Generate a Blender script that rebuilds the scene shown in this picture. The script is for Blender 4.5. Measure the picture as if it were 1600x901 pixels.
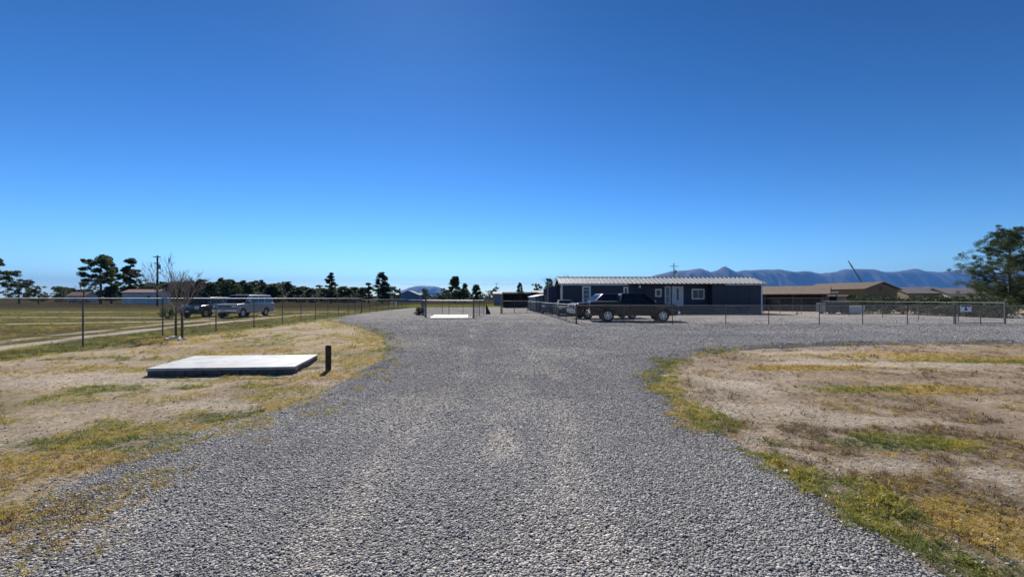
import bpy, bmesh, math, random
import numpy as np
from mathutils import Vector, Matrix

for o in list(bpy.data.objects):
    bpy.data.objects.remove(o, do_unlink=True)
SC = bpy.context.scene
C = SC.collection
R = math.radians
PI = math.pi

# ------------------------------------------------------------------ camera
FPX, HOR, CAMH = 675.0, 466.0, 1.6          # focal length in px of a 1600 px wide frame
cam = bpy.data.cameras.new('camera')
cam.sensor_width = 36.0
cam.lens = 36.0 * FPX / 1600.0
cam.shift_y = (HOR - 450.5) / 1600.0
cam.clip_start = 0.1
cam.clip_end = 200000.0
camo = bpy.data.objects.new('camera', cam)
C.objects.link(camo)
camo.location = (0, 0, CAMH)
camo.rotation_euler = (R(90), 0, 0)
SC.camera = camo
SC.render.resolution_x = 1024
SC.render.resolution_y = 576

# ------------------------------------------------------------------ sky, sun, exposure
SUN_EL, SUN_AZ = R(38.5), R(-13.0)             # azimuth from +Y towards +X
w = bpy.data.worlds.new('World')
SC.world = w
w.use_nodes = True
nt = w.node_tree
nt.nodes.clear()
sky = nt.nodes.new('ShaderNodeTexSky')
sky.sky_type = 'NISHITA'
sky.sun_disc = False
sky.sun_elevation = SUN_EL
sky.sun_rotation = SUN_AZ
sky.altitude = 800.0
sky.air_density = 0.85
sky.dust_density = 0.06
sky.ozone_density = 3.0
hsv = nt.nodes.new('ShaderNodeHueSaturation')
hsv.inputs['Saturation'].default_value = 1.05
hsv.inputs['Hue'].default_value = 0.493
bgn = nt.nodes.new('ShaderNodeBackground')
bgn.inputs['Strength'].default_value = 0.058
outw = nt.nodes.new('ShaderNodeOutputWorld')
gmn = nt.nodes.new('ShaderNodeGamma')
gmn.inputs['Gamma'].default_value = 1.76          # deep desert-sky contrast, the same in every direction
nrm = nt.nodes.new('ShaderNodeVectorMath'); nrm.operation = 'SCALE'; nrm.inputs['Scale'].default_value = 1 / 5.1
gain = nt.nodes.new('ShaderNodeVectorMath'); gain.operation = 'SCALE'; gain.inputs['Scale'].default_value = 5.5
nt.links.new(sky.outputs[0], nrm.inputs[0])
nt.links.new(nrm.outputs[0], gmn.inputs['Color'])
nt.links.new(gmn.outputs[0], gain.inputs[0])
nt.links.new(gain.outputs[0], hsv.inputs['Color'])
nt.links.new(hsv.outputs[0], bgn.inputs['Color'])
nt.links.new(bgn.outputs[0], outw.inputs['Surface'])

sl = bpy.data.lights.new('sun', 'SUN')
sl.energy = 4.7
sl.angle = R(0.53)
sl.color = (1.0, 0.955, 0.89)
so = bpy.data.objects.new('sun', sl)
C.objects.link(so)
SDIR = Vector((math.sin(SUN_AZ) * math.cos(SUN_EL), math.cos(SUN_AZ) * math.cos(SUN_EL), math.sin(SUN_EL)))
so.rotation_euler = SDIR.to_track_quat('Z', 'Y').to_euler()
so.location = (0, 0, 60)

SC.view_settings.view_transform = 'Standard'
SC.view_settings.look = 'None'
SC.view_settings.exposure = 0.74
SC.view_settings.gamma = 1.0
SC.view_settings.use_curve_mapping = False
SC.render.engine = 'CYCLES'

# ------------------------------------------------------------------ helpers
def tag(o, label=None, cat=None, group=None, kind=None):
    if label: o['label'] = label
    if cat: o['category'] = cat
    if group: o['group'] = group
    if kind: o['kind'] = kind
    return o

def thing(name, loc, rz, label, cat, group=None):
    o = bpy.data.objects.new(name, None)
    o.empty_display_size = 0.2
    C.objects.link(o)
    o.location = loc
    o.rotation_euler = (0, 0, rz)
    return tag(o, label, cat, group)

def link(name, me, mat=None, parent=None, loc=(0, 0, 0), rot=(0, 0, 0), scale=(1, 1, 1)):
    o = bpy.data.objects.new(name, me)
    C.objects.link(o)
    if mat is not None and len(me.materials) == 0:
        me.materials.append(mat)
    o.location = loc
    o.rotation_euler = rot
    o.scale = scale
    if parent: o.parent = parent
    return o

def mesh_np(name, V, F, smooth=False):
    V = np.asarray(V, dtype=np.float32)
    F = np.asarray(F, dtype=np.int32)
    me = bpy.data.meshes.new(name)
    k = F.shape[1]
    me.vertices.add(len(V)); me.vertices.foreach_set('co', V.ravel())
    me.loops.add(F.size); me.loops.foreach_set('vertex_index', F.ravel())
    me.polygons.add(len(F))
    me.polygons.foreach_set('loop_start', np.arange(0, F.size, k, dtype=np.int32))
    me.polygons.foreach_set('loop_total', np.full(len(F), k, dtype=np.int32))
    if smooth: me.polygons.foreach_set('use_smooth', np.ones(len(F), dtype=bool))
    me.update(calc_edges=True)
    return me

class MB:
    """collects shapes for ONE mesh object"""
    def __init__(self): self.v = []; self.f = []
    def add(self, v, f):
        n = len(self.v)
        self.v += [tuple(p) for p in v]
        self.f += [tuple(i + n for i in q) for q in f]
        return self
    def box(self, c, s, rz=0.0, taper=1.0):
        x, y, z = s[0] / 2, s[1] / 2, s[2] / 2
        cr, sr = math.cos(rz), math.sin(rz)
        vs = []
        for dz, k in ((-z, 1.0), (z, taper)):
            for dx, dy in ((-x, -y), (x, -y), (x, y), (-x, y)):
                a, b = dx * k, dy * k
                vs.append((c[0] + a * cr - b * sr, c[1] + a * sr + b * cr, c[2] + dz))
        return self.add(vs, [(3, 2, 1, 0), (4, 5, 6, 7), (0, 1, 5, 4), (1, 2, 6, 5), (2, 3, 7, 6), (3, 0, 4, 7)])
    def tube(self, p0, p1, r0, r1=None, n=8, caps=True):
        r1 = r0 if r1 is None else r1
        p0, p1 = Vector(p0), Vector(p1)
        d = (p1 - p0)
        if d.length < 1e-6: return self
        d.normalize()
        a = d.orthogonal().normalized(); b = d.cross(a)
        vs = []
        for p, r in ((p0, r0), (p1, r1)):
            for i in range(n):
                t = 2 * PI * i / n
                vs.append(p + (a * math.cos(t) + b * math.sin(t)) * r)
        fs = [(i, (i + 1) % n, n + (i + 1) % n, n + i) for i in range(n)]
        if caps: fs += [tuple(range(n - 1, -1, -1)), tuple(range(n, 2 * n))]
        return self.add(vs, fs)
    def lathe(self, prof, n=20, axis='z', c=(0, 0, 0), closed=False):
        vs = []
        for r, h in prof:
            for i in range(n):
                t = 2 * PI * i / n
                if axis == 'z': p = (r * math.cos(t), r * math.sin(t), h)
                else: p = (r * math.cos(t), h, r * math.sin(t))
                vs.append((p[0] + c[0], p[1] + c[1], p[2] + c[2]))
        m = len(prof)
        fs = []
        for j in range(m if closed else m - 1):
            k = (j + 1) % m
            for i in range(n):
                q = (j * n + i, j * n + (i + 1) % n, k * n + (i + 1) % n, k * n + i)
                fs.append(q if axis == 'z' else q[::-1])
        return self.add(vs, fs)
    def prism(self, poly, y0, y1):
        """(x,z) polygon extruded along y"""
        n = len(poly)
        vs = [(x, y0, z) for x, z in poly] + [(x, y1, z) for x, z in poly]
        fs = [tuple(range(n)), tuple(range(2 * n - 1, n - 1, -1))]
        fs += [(i, n + i, n + (i + 1) % n, (i + 1) % n) for i in range(n)]
        return self.add(vs, fs)
    def slab(self, q, nrm, t):
        """quad q (4 points) made a plate of thickness t along nrm"""
        nrm = Vector(nrm).normalized()
        a = [Vector(p) for p in q]; b = [p + nrm * t for p in a]
        return self.add(a + b, [(3, 2, 1, 0), (4, 5, 6, 7), (0, 1, 5, 4), (1, 2, 6, 5), (2, 3, 7, 6), (3, 0, 4, 7)])
    def mesh(self, name, bevel=0.0, seg=2, smooth=False, fix=True):
        me = bpy.data.meshes.new(name)
        me.from_pydata([tuple(p) for p in self.v], [], self.f)
        bm = bmesh.new(); bm.from_mesh(me)
        if fix: bmesh.ops.recalc_face_normals(bm, faces=bm.faces)
        if bevel > 0:
            es = [e for e in bm.edges if len(e.link_faces) == 2 and e.calc_face_angle(0) > 0.35]
            bmesh.ops.bevel(bm, geom=es, offset=bevel, segments=seg, affect='EDGES', profile=0.6, clamp_overlap=True)
        if smooth:
            for f in bm.faces: f.smooth = True
            for e in bm.edges:
                if len(e.link_faces) == 2 and e.calc_face_angle(0) > 0.7: e.smooth = False
        bm.to_mesh(me); bm.free()
        return me
    def obj(self, name, mat, parent=None, bevel=0.0, seg=2, smooth=False, loc=(0, 0, 0), rot=(0, 0, 0)):
        return link(name, self.mesh(name, bevel, seg, smooth), mat, parent, loc, rot)

def copy_tree(o, parent=None):
    c = o.copy(); C.objects.link(c); c.parent = parent
    for ch in list(o.children): copy_tree(ch, c)
    return c

def g(px, py):
    s = (py - HOR) / CAMH
    return ((px - 800.0) / s, FPX / s)

# numpy value noise ---------------------------------------------------------
def _h(ix, iy, seed):
    n = (ix.astype(np.int64) * 374761393 + iy.astype(np.int64) * 668265263 + seed * 974711) & 0xFFFFFFFF
    n = ((n ^ (n >> 13)) * 1274126177) & 0xFFFFFFFF
    n = n ^ (n >> 16)
    return (n & 0xFFFF).astype(np.float64) / 65535.0
def vnoise(x, y, seed=0):
    ix, iy = np.floor(x), np.floor(y)
    fx, fy = x - ix, y - iy
    fx = fx * fx * (3 - 2 * fx); fy = fy * fy * (3 - 2 * fy)
    a = _h(ix, iy, seed); b = _h(ix + 1, iy, seed); c = _h(ix, iy + 1, seed); d = _h(ix + 1, iy + 1, seed)
    return (a * (1 - fx) + b * fx) * (1 - fy) + (c * (1 - fx) + d * fx) * fy
def fbm(x, y, o=4, seed=0):
    t = np.zeros_like(x, dtype=np.float64); a = 0.5; n = 0
    for i in range(o):
        t += a * vnoise(x * 2 ** i + 17.3 * i, y * 2 ** i - 9.1 * i, seed + i); n += a; a *= 0.5
    return t / n
def sstep(a, b, x):
    t = np.clip((x - a) / (b - a), 0, 1)
    return t * t * (3 - 2 * t)

# ------------------------------------------------------------------ materials
MATS = {}
def nodes_of(m):
    m.use_nodes = True
    return m.node_tree, m.node_tree.nodes['Principled BSDF']
def mat(name, col, rough=0.7, metal=0.0, var=0.15, scale=6.0, bump=0.0, bscale=40.0, coat=0.0, spec=0.5):
    if name in MATS: return MATS[name]
    m = bpy.data.materials.new(name)
    t, b = nodes_of(m)
    b.inputs['Roughness'].default_value = rough
    b.inputs['Metallic'].default_value = metal
    b.inputs['Coat Weight'].default_value = coat
    b.inputs['Specular IOR Level'].default_value = spec
    tc = t.nodes.new('ShaderNodeTexCoord')
    n = t.nodes.new('ShaderNodeTexNoise'); n.inputs['Scale'].default_value = scale; n.inputs['Detail'].default_value = 6
    n.inputs['Roughness'].default_value = 0.65
    t.links.new(tc.outputs['Object'], n.inputs['Vector'])
    r = t.nodes.new('ShaderNodeValToRGB')
    r.color_ramp.elements[0].position = 0.3; r.color_ramp.elements[1].position = 0.7
    r.color_ramp.elements[0].color = tuple(c * (1 - var) for c in col) + (1,)
    r.color_ramp.elements[1].color = tuple(min(1, c * (1 + var)) for c in col) + (1,)
    t.links.new(n.outputs['Fac'], r.inputs['Fac'])
    t.links.new(r.outputs['Color'], b.inputs['Base Color'])
    if bump > 0:
        n2 = t.nodes.new('ShaderNodeTexNoise'); n2.inputs['Scale'].default_value = bscale; n2.inputs['Detail'].default_value = 4
        t.links.new(tc.outputs['Object'], n2.inputs['Vector'])
        bp = t.nodes.new('ShaderNodeBump'); bp.inputs['Strength'].default_value = bump; bp.inputs['Distance'].default_value = 0.02
        t.links.new(n2.outputs['Fac'], bp.inputs['Height'])
        t.links.new(bp.outputs['Normal'], b.inputs['Normal'])
    MATS[name] = m
    return m

def leaf_mat(name, stops, trans=0.35, use_tint=False, rough=0.6):
    m = bpy.data.materials.new(name)
    t, b = nodes_of(m)
    r = t.nodes.new('ShaderNodeValToRGB')
    els = r.color_ramp.elements
    els[0].position = stops[0][0]; els[0].color = stops[0][1] + (1,)
    els[1].position = stops[-1][0]; els[1].color = stops[-1][1] + (1,)
    for p, c in stops[1:-1]:
        e = els.new(p); e.color = c + (1,)
    if use_tint:
        a = t.nodes.new('ShaderNodeAttribute'); a.attribute_type = 'INSTANCER'; a.attribute_name = 'tint'
        t.links.new(a.outputs['Fac'], r.inputs['Fac'])
    else:
        gi = t.nodes.new('ShaderNodeNewGeometry')
        oi = t.nodes.new('ShaderNodeObjectInfo')
        mx = t.nodes.new('ShaderNodeMath'); mx.operation = 'MULTIPLY_ADD'
        t.links.new(oi.outputs['Random'], mx.inputs[0]); mx.inputs[1].default_value = 0.35
        m2 = t.nodes.new('ShaderNodeMath'); m2.operation = 'MULTIPLY'; m2.inputs[1].default_value = 0.65
        t.links.new(gi.outputs['Random Per Island'], m2.inputs[0])
        t.links.new(m2.outputs[0], mx.inputs[2])
        t.links.new(mx.outputs[0], r.inputs['Fac'])
    b.inputs['Roughness'].default_value = rough
    b.inputs['Specular IOR Level'].default_value = 0.25
    t.links.new(r.outputs['Color'], b.inputs['Base Color'])
    tr = t.nodes.new('ShaderNodeBsdfTranslucent')
    t.links.new(r.outputs['Color'], tr.inputs['Color'])
    ms = t.nodes.new('ShaderNodeMixShader'); ms.inputs[0].default_value = trans
    t.links.new(b.outputs[0], ms.inputs[1]); t.links.new(tr.outputs[0], ms.inputs[2])
    t.links.new(ms.outputs[0], t.nodes['Material Output'].inputs['Surface'])
    return m

GALV = mat('galvanised_steel', (0.26, 0.265, 0.27), 0.5, 0.4, 0.2, 8)
GALVD = mat('weathered_steel_post', (0.10, 0.10, 0.10), 0.6, 0.3, 0.3, 10)
WIRE = mat('fence_wire', (0.20, 0.205, 0.21), 0.55, 0.3, 0.2, 4)
RUBBER = mat('tyre_rubber', (0.018, 0.018, 0.018), 0.85, 0, 0.3, 20)
CHROME = mat('chrome', (0.62, 0.63, 0.65), 0.18, 1.0, 0.05, 4)
ALLOY = mat('alloy_wheel', (0.55, 0.56, 0.58), 0.3, 0.7, 0.06, 4)
BLACKP = mat('black_plastic', (0.02, 0.02, 0.022), 0.55, 0, 0.2, 10)
GLASS = mat('tinted_glass', (0.008, 0.010, 0.012), 0.06, 0, 0.1, 2, spec=0.4)
LENS = mat('lamp_lens', (0.72, 0.74, 0.76), 0.12, 0, 0.08, 6)
TAIL = mat('tail_lens', (0.3, 0.012, 0.01), 0.2, 0, 0.1, 6)
AMBER = mat('amber_lens', (0.55, 0.2, 0.03), 0.25, 0, 0.1, 6)
WHITEP = mat('white_paint', (0.74, 0.74, 0.72), 0.55, 0, 0.08, 5)
TRIM = mat('white_trim', (0.66, 0.67, 0.68), 0.6, 0, 0.1, 5)
BARK = mat('bark', (0.10, 0.075, 0.055), 0.9, 0, 0.35, 12, 0.6, 30)
GREYBARK = mat('grey_bark', (0.22, 0.19, 0.165), 0.9, 0, 0.3, 12, 0.5, 40)
CONC = mat('concrete', (0.42, 0.41, 0.39), 0.85, 0, 0.18, 9, 0.3, 60)
POLEW = mat('pole_wood', (0.075, 0.058, 0.045), 0.9, 0, 0.3, 6)
DWOOD = mat('dark_weathered_wood', (0.085, 0.06, 0.048), 0.9, 0, 0.35, 14, 0.6, 40)

# ------------------------------------------------------------------ layout of the gravel
def line_pts(*pp): return [p for p in pp]
GRAVEL_POLY = [(-6.5, -2.0), (-4.6, 1.4), (-3.9, 2.3), g(0, 845), g(100, 768), g(230, 702), g(340, 670), g(450, 640), g(530, 602), g(598, 566),
    g(612, 546), g(597, 523), g(555, 509), g(512, 500.5), (-15.0, 38.0), (-15.6, 44.0), (-16.4, 56.0), (-17.0, 70.0), (-16.0, 76.0), (-8, 77),
    (0, 79), (3, 80), (4.5, 66), (5, 47), (26, 46.5), (33, 47.5), (42, 45), (60, 40), (90, 33), (90, 17.2), (40, 16.0),
    g(1600, 536), g(1400, 537.5), g(1300, 540), g(1180, 543.5), g(1090, 552), g(1037, 567), g(1016, 592), g(1042, 625), g(1100, 667), g(1200, 733),
    g(1300, 797), g(1380, 855), g(1445, 908), (2.45, 1.2), (3.0, -2.0)]
def poly_sdf(X, Y, P):
    P = np.array(P); Q = np.roll(P, -1, axis=0)
    best = np.full(X.shape, 1e18); ins = np.zeros(X.shape, dtype=bool)
    for (ax, ay), (bx, by) in zip(P, Q):
        ex, ey = bx - ax, by - ay
        t = np.clip(((X - ax) * ex + (Y - ay) * ey) / (ex * ex + ey * ey), 0, 1)
        dd = (X - ax - t * ex) ** 2 + (Y - ay - t * ey) ** 2
        best = np.minimum(best, dd)
        c = ((ay > Y) != (by > Y))
        xi = ax + (Y - ay) / (ey if abs(ey) > 1e-12 else 1e-12) * ex
        ins ^= c & (X < xi)
    d = np.sqrt(best)
    return np.where(ins, d, -d)
def gravel_sdf(X, Y):
    s = poly_sdf(X, Y, GRAVEL_POLY)
    amp = np.clip(Y / 10.0, 0.5, 1.6)
    return s + (fbm(X * 0.9, Y * 0.9, 4, 3) - 0.5) * 0.34 * amp

def fence_x(Y): return np.interp(Y, [0, 14, 27, 41, 47, 70], [-14.2, -14.2, -14.3, -15.6, -16.4, -17.4])
TRACKS = [([(-14.9, 8), (-15.6, 11.5), (-16.7, 14.5), (-18.1, 19), (-19.2, 25), (-19.8, 32), (-20.6, 44)], 0.75),
          ([(-16.9, 9), (-17.8, 13), (-19.6, 18), (-21.4, 25), (-23.0, 33), (-24.5, 45)], 0.45),
          ([(-60, 34), (-40, 37), (-30, 36), (-25, 35.5), (-20, 36.5)], 0.8),
          ([(-32, 27), (-26, 29.5), (-22, 31)], 0.9),
          ([(-70, 52), (-40, 50), (-22, 52), (-18, 50)], 0.7)]
def track_mask(X, Y):
    m = np.zeros(X.shape)
    for P, wd in TRACKS:
        best = np.full(X.shape, 1e9)
        for (ax, ay), (bx, by) in zip(P[:-1], P[1:]):
            ex, ey = bx - ax, by - ay
            t = np.clip(((X - ax) * ex + (Y - ay) * ey) / (ex * ex + ey * ey), 0, 1)
            best = np.minimum(best, np.hypot(X - ax - t * ex, Y - ay - t * ey))
        m = np.maximum(m, 1 - sstep(wd * 0.5, wd * 1.2, best * 1.35 + (fbm(X * 0.8, Y * 0.8, 3, 91) - 0.5) * 1.1))
    return m
# worn / weedy patches: (X, Y, rx, ry)
def blob(X, Y, b, seed):
    x, y, rx, ry = b
    q = np.sqrt(((X - x) / rx) ** 2 + ((Y - y) / ry) ** 2)
    return 1 - sstep(0.55, 1.25, q + (fbm(X * 1.3, Y * 1.3, 4, seed) - 0.5) * 1.3)
ORANGE = [g(1290, 573) + (2.2, 0.45), g(1460, 607) + (1.4, 0.5), g(1330, 553) + (4.0, 0.5), g(1520, 560) + (3.5, 0.6), g(1560, 820) + (0.35, 0.5), g(1400, 690) + (0.6, 0.25),
          g(280, 530) + (2.0, 1.2), g(580, 533) + (0.9, 0.7), g(150, 800) + (0.6, 0.5), g(60, 720) + (1.2, 0.7), g(520, 585) + (0.7, 0.5)]
GREENS = [g(1430, 690) + (0.9, 0.28), g(1500, 565) + (4, 0.35), g(1330, 605) + (1.0, 0.35), g(230, 690) + (0.45, 0.3), g(580, 600) + (0.4, 0.3), g(300, 602) + (0.5, 0.3), g(400, 600) + (0.6, 0.25),
          g(480, 572) + (0.5, 0.35), g(300, 590) + (0.9, 0.16), g(420, 589) + (0.7, 0.14), g(500, 566) + (0.25, 0.5), g(380, 525) + (1.6, 0.7), g(190, 560) + (2.0, 0.5), g(110, 690) + (0.8, 0.3), g(1500, 880) + (0.5, 0.3), g(350, 648) + (0.5, 0.3)]
BARES = [g(1220, 640) + (1.2, 0.7), g(1300, 655) + (1.3, 0.35), g(1150, 600) + (0.7, 0.7), g(1350, 568) + (3.0, 0.5), g(1250, 550) + (2.2, 0.5), g(130, 590) + (2.0, 0.8), g(330, 630) + (0.9, 0.5), g(560, 625) + (0.3, 0.3),
         g(120, 640) + (1.2, 0.6), g(1560, 740) + (0.25, 0.2), g(1390, 725) + (0.5, 0.25), g(490, 517) + (2.0, 1.2)]
def cover(X, Y, sd):
    """weed density 0..1, tint 0 (green) .. 1 (dead brown), height factor"""
    e = -sd
    n1 = fbm(X * 0.55 + 3, Y * 0.55, 5, 11); n2 = fbm(X * 1.9, Y * 1.9 + 5, 4, 23); n3 = fbm(X * 0.8 - 7, Y * 0.8, 4, 37)
    left = (X < 0) & (X > fence_x(Y)); isl = (X > 0) & (Y < 17.5); field = X <= fence_x(Y)
    orange = np.zeros(X.shape); green = np.zeros(X.shape); bare = np.zeros(X.shape)
    for i, b in enumerate(ORANGE): orange = np.maximum(orange, blob(X, Y, b, 50 + i))
    for i, b in enumerate(GREENS): green = np.maximum(green, blob(X, Y, b, 70 + i))
    for i, b in enumerate(BARES): bare = np.maximum(bare, blob(X, Y, b, 90 + i))
    # left yard
    edge = np.exp(-(np.maximum(e - 0.35, 0) / 1.0) ** 2) * sstep(0.36, 0.62, n2 * 0.6 + n1 * 0.4)
    fb = np.exp(-((X - fence_x(Y) - 0.35) / 0.75) ** 2)
    patch = sstep(0.40, 0.58, n1) * sstep(0.36, 0.54, n2)
    near = sstep(8.5, 4.5, Y) * sstep(0.38, 0.55, n1 * 0.5 + n2 * 0.5)
    dL = np.maximum.reduce([edge * 0.75, fb * 0.95, patch * 0.75, near * 0.8, orange * 0.7, green * 0.95 * sstep(.3, .55, n2)]) * (1 - 0.9 * bare)
    tL = 0.50 + (n3 - 0.5) * 0.9
    tL = np.where(fb > 0.45, 0.26 + (n2 - 0.5) * 0.8, tL)
    # island
    nearedge = (Y < 13.0)
    wd = np.clip(0.88 - 0.055 * Y, 0.30, 0.8)
    edgeI = np.where(nearedge, np.exp(-(np.maximum(e - 0.1, 0) / wd) ** 2) * sstep(0.30, 0.56, n2 * .7 + vnoise(X * 7, Y * 7, 29) * .3), np.exp(-(np.maximum(e, 0) / 0.5) ** 2) * 0.45 * sstep(0.4, 0.6, n2))
    dead = sstep(0.34, 0.58, n1 * 0.45 + n2 * 0.35 + vnoise(X * 6, Y * 6, 31) * .2) * np.clip(sstep(8.5, 5.5, Y) + 0.18, 0, 1)
    dI = np.maximum.reduce([edgeI, dead * 0.75, orange * 0.75, green * 0.9 * sstep(.3, .55, n2)]) * (1 - 0.9 * bare * (edgeI < 0.5))
    tI = 0.86 + (n3 - 0.5) * 0.4
    tI = np.where(edgeI > 0.4, 0.34 + (n3 - 0.5) * 0.8 + (n2 - 0.5) * 0.9, tI)
    # field over the fence
    tm = track_mask(X, Y)
    fb2 = np.exp(-((X - fence_x(Y) + 0.4) / 0.7) ** 2)
    dF = np.clip(0.10 + 0.85 * sstep(0.40, 0.62, n1) * sstep(0.30, 0.60, n2) + fb2 * 0.5, 0, 1) * (1 - tm)
    tF = 0.40 + (n3 - 0.5) * 1.3
    tF = np.where(fb2 > 0.5, 0.15 + (n2 - 0.5) * 0.4, tF)
    d = np.where(left, dL, np.where(isl, dI, np.where(field, dF, 0.35 * patch)))
    t = np.where(left, tL, np.where(isl, tI, np.where(field, tF, 0.6)))
    t = np.where((orange > 0.35) & ~field, 0.66 + (n2 - 0.5) * 0.2, t)
    t = np.where((green > 0.35) & ~field, 0.24 + (n2 - 0.5) * 0.9, t)
    h = np.where(edgeI * isl > 0.4, 0.85, 0.7) + 0.25 * fb
    d = np.maximum(d, (0.06 + 0.34 * sstep(0.46, 0.66, n2)) * (1 - 0.8 * bare) * ~field)
    d = np.maximum(d, 0.42 * sstep(0.54, 0.70, n2) * sstep(-1.3, -0.1, e) * (e < 0.3) * (Y < 25) * (X < 0))
    d = d * np.where((n2 > 0.54) & (X < 0), sstep(-1.3, -0.1, e), sstep(-0.30, 0.15, e + (n2 - 0.5) * 0.7))
    return np.clip(d, 0, 1), np.clip(t, 0, 1), h

TINT = [(0.0, (0.070, 0.110, 0.018)), (0.25, (0.160, 0.190, 0.030)), (0.45, (0.350, 0.310, 0.050)), (0.66, (0.560, 0.380, 0.080)), (0.85, (0.190, 0.135, 0.075)), (1.0, (0.120, 0.088, 0.058))]
def tint_rgb(t):
    xs = [s[0] for s in TINT]
    return np.stack([np.interp(t, xs, [s[1][k] for s in TINT]) for k in range(3)], -1)

# ------------------------------------------------------------------ the ground sheet
def grow(a, step, end, k):
    out = [a]
    while out[-1] < end:
        step *= k; out.append(out[-1] + step)
    return out
gx = np.arange(-13, 13.01, 0.13)
gp = np.array(grow(13.0, 0.13, 27000, 1.055)[1:])
gx = np.concatenate([-gp[::-1], gx, gp])
gy = np.concatenate([-np.array(grow(-1.0, 0.5, 27000, 1.35)[1:])[::-1] - 0.0, np.arange(1.0, 13.0, 0.10), np.array(grow(13.0, 0.10, 27000, 1.03))])
gy = np.sort(gy)
GX, GY = np.meshgrid(gx, gy)
SD = gravel_sdf(GX, GY)
def ground_z(X, Y, sd):
    m = np.exp(-((np.hypot(X, Y - 8) / 22.0) ** 2))
    z = (fbm(X * 0.6, Y * 0.6, 4, 5) - 0.5) * 0.10 * m + (fbm(X * 3.2, Y * 3.2, 3, 6) - 0.5) * 0.045 * m
    return z * sstep(0.5, -0.6, sd) - 0.012
GZ = ground_z(GX, GY, SD)
ny, nx = GX.shape
idx = np.arange(nx * ny).reshape(ny, nx)
F = np.stack([idx[:-1, :-1], idx[:-1, 1:], idx[1:, 1:], idx[1:, :-1]], -1).reshape(-1, 4)
me = mesh_np('ground', np.stack([GX, GY, GZ], -1).reshape(-1, 3), F, True)
DEN, TI, HH = cover(GX, GY, SD)
n1 = fbm(GX * 0.45, GY * 0.45, 5, 41)[..., None]; n2 = fbm(GX * 2.3, GY * 2.3, 4, 43)[..., None]
sand = np.array((0.47, 0.385, 0.295)); soil = np.array((0.31, 0.24, 0.17)); pale = np.array((0.60, 0.525, 0.43))
col = sand * (0.72 + 0.5 * n2)
col = col * (1 - 0.6 * sstep(0.45, 0.65, n1)) + soil * (0.75 + 0.5 * n2) * 0.6 * sstep(0.45, 0.65, n1)
bareA = np.zeros(GX.shape)
for i, b in enumerate(BARES[:7] + BARES[9:11]): bareA = np.maximum(bareA, blob(GX, GY, b, 90 + i))
col = col * (1 - 0.45 * bareA[..., None]) + pale * (0.85 + 0.3 * n2) * 0.45 * bareA[..., None]
fieldm = (GX <= fence_x(GY) - 0.1)
fcol = np.array((0.098, 0.084, 0.046)) * (0.7 + 0.6 * n2)
fcol = fcol * (1 - 0.5 * sstep(0.42, 0.62, n1)) + np.array((0.11, 0.115, 0.045)) * 0.5 * sstep(0.42, 0.62, n1)
tm = track_mask(GX, GY)[..., None]
fcol = fcol * (1 - tm) + pale * 0.85 * tm
col = np.where(fieldm[..., None], fcol, col)
k = (0.62 * DEN * np.where(fieldm, 0.55, 1.0))[..., None]
col = col * (1 - k) + tint_rgb(TI) * (0.8 + 0.4 * n2) * k
far = sstep(48, 85, GY)[..., None] * (GX < 30)[..., None]
farc = np.array((0.052, 0.046, 0.030)) * (0.7 + 0.6 * fbm(GX * 0.12, GY * 0.12, 4, 47)[..., None])
farc = farc + np.array((0.075, 0.085, 0.0)) * ((np.abs(GX + 10) < 16) * sstep(74, 80, GY) * sstep(125, 105, GY))[..., None]
col = col * (1 - far) + farc * far
desert = sstep(700, 2500, np.hypot(GX, GY))[..., None]
col = col * (1 - desert) + np.array((0.11, 0.095, 0.075)) * desert
ca = me.color_attributes.new('Col', 'FLOAT_COLOR', 'POINT')
ca.data.foreach_set('color', np.concatenate([np.clip(col, 0.01, 1), np.ones(col.shape[:2] + (1,))], -1).astype(np.float32).ravel())

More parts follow.
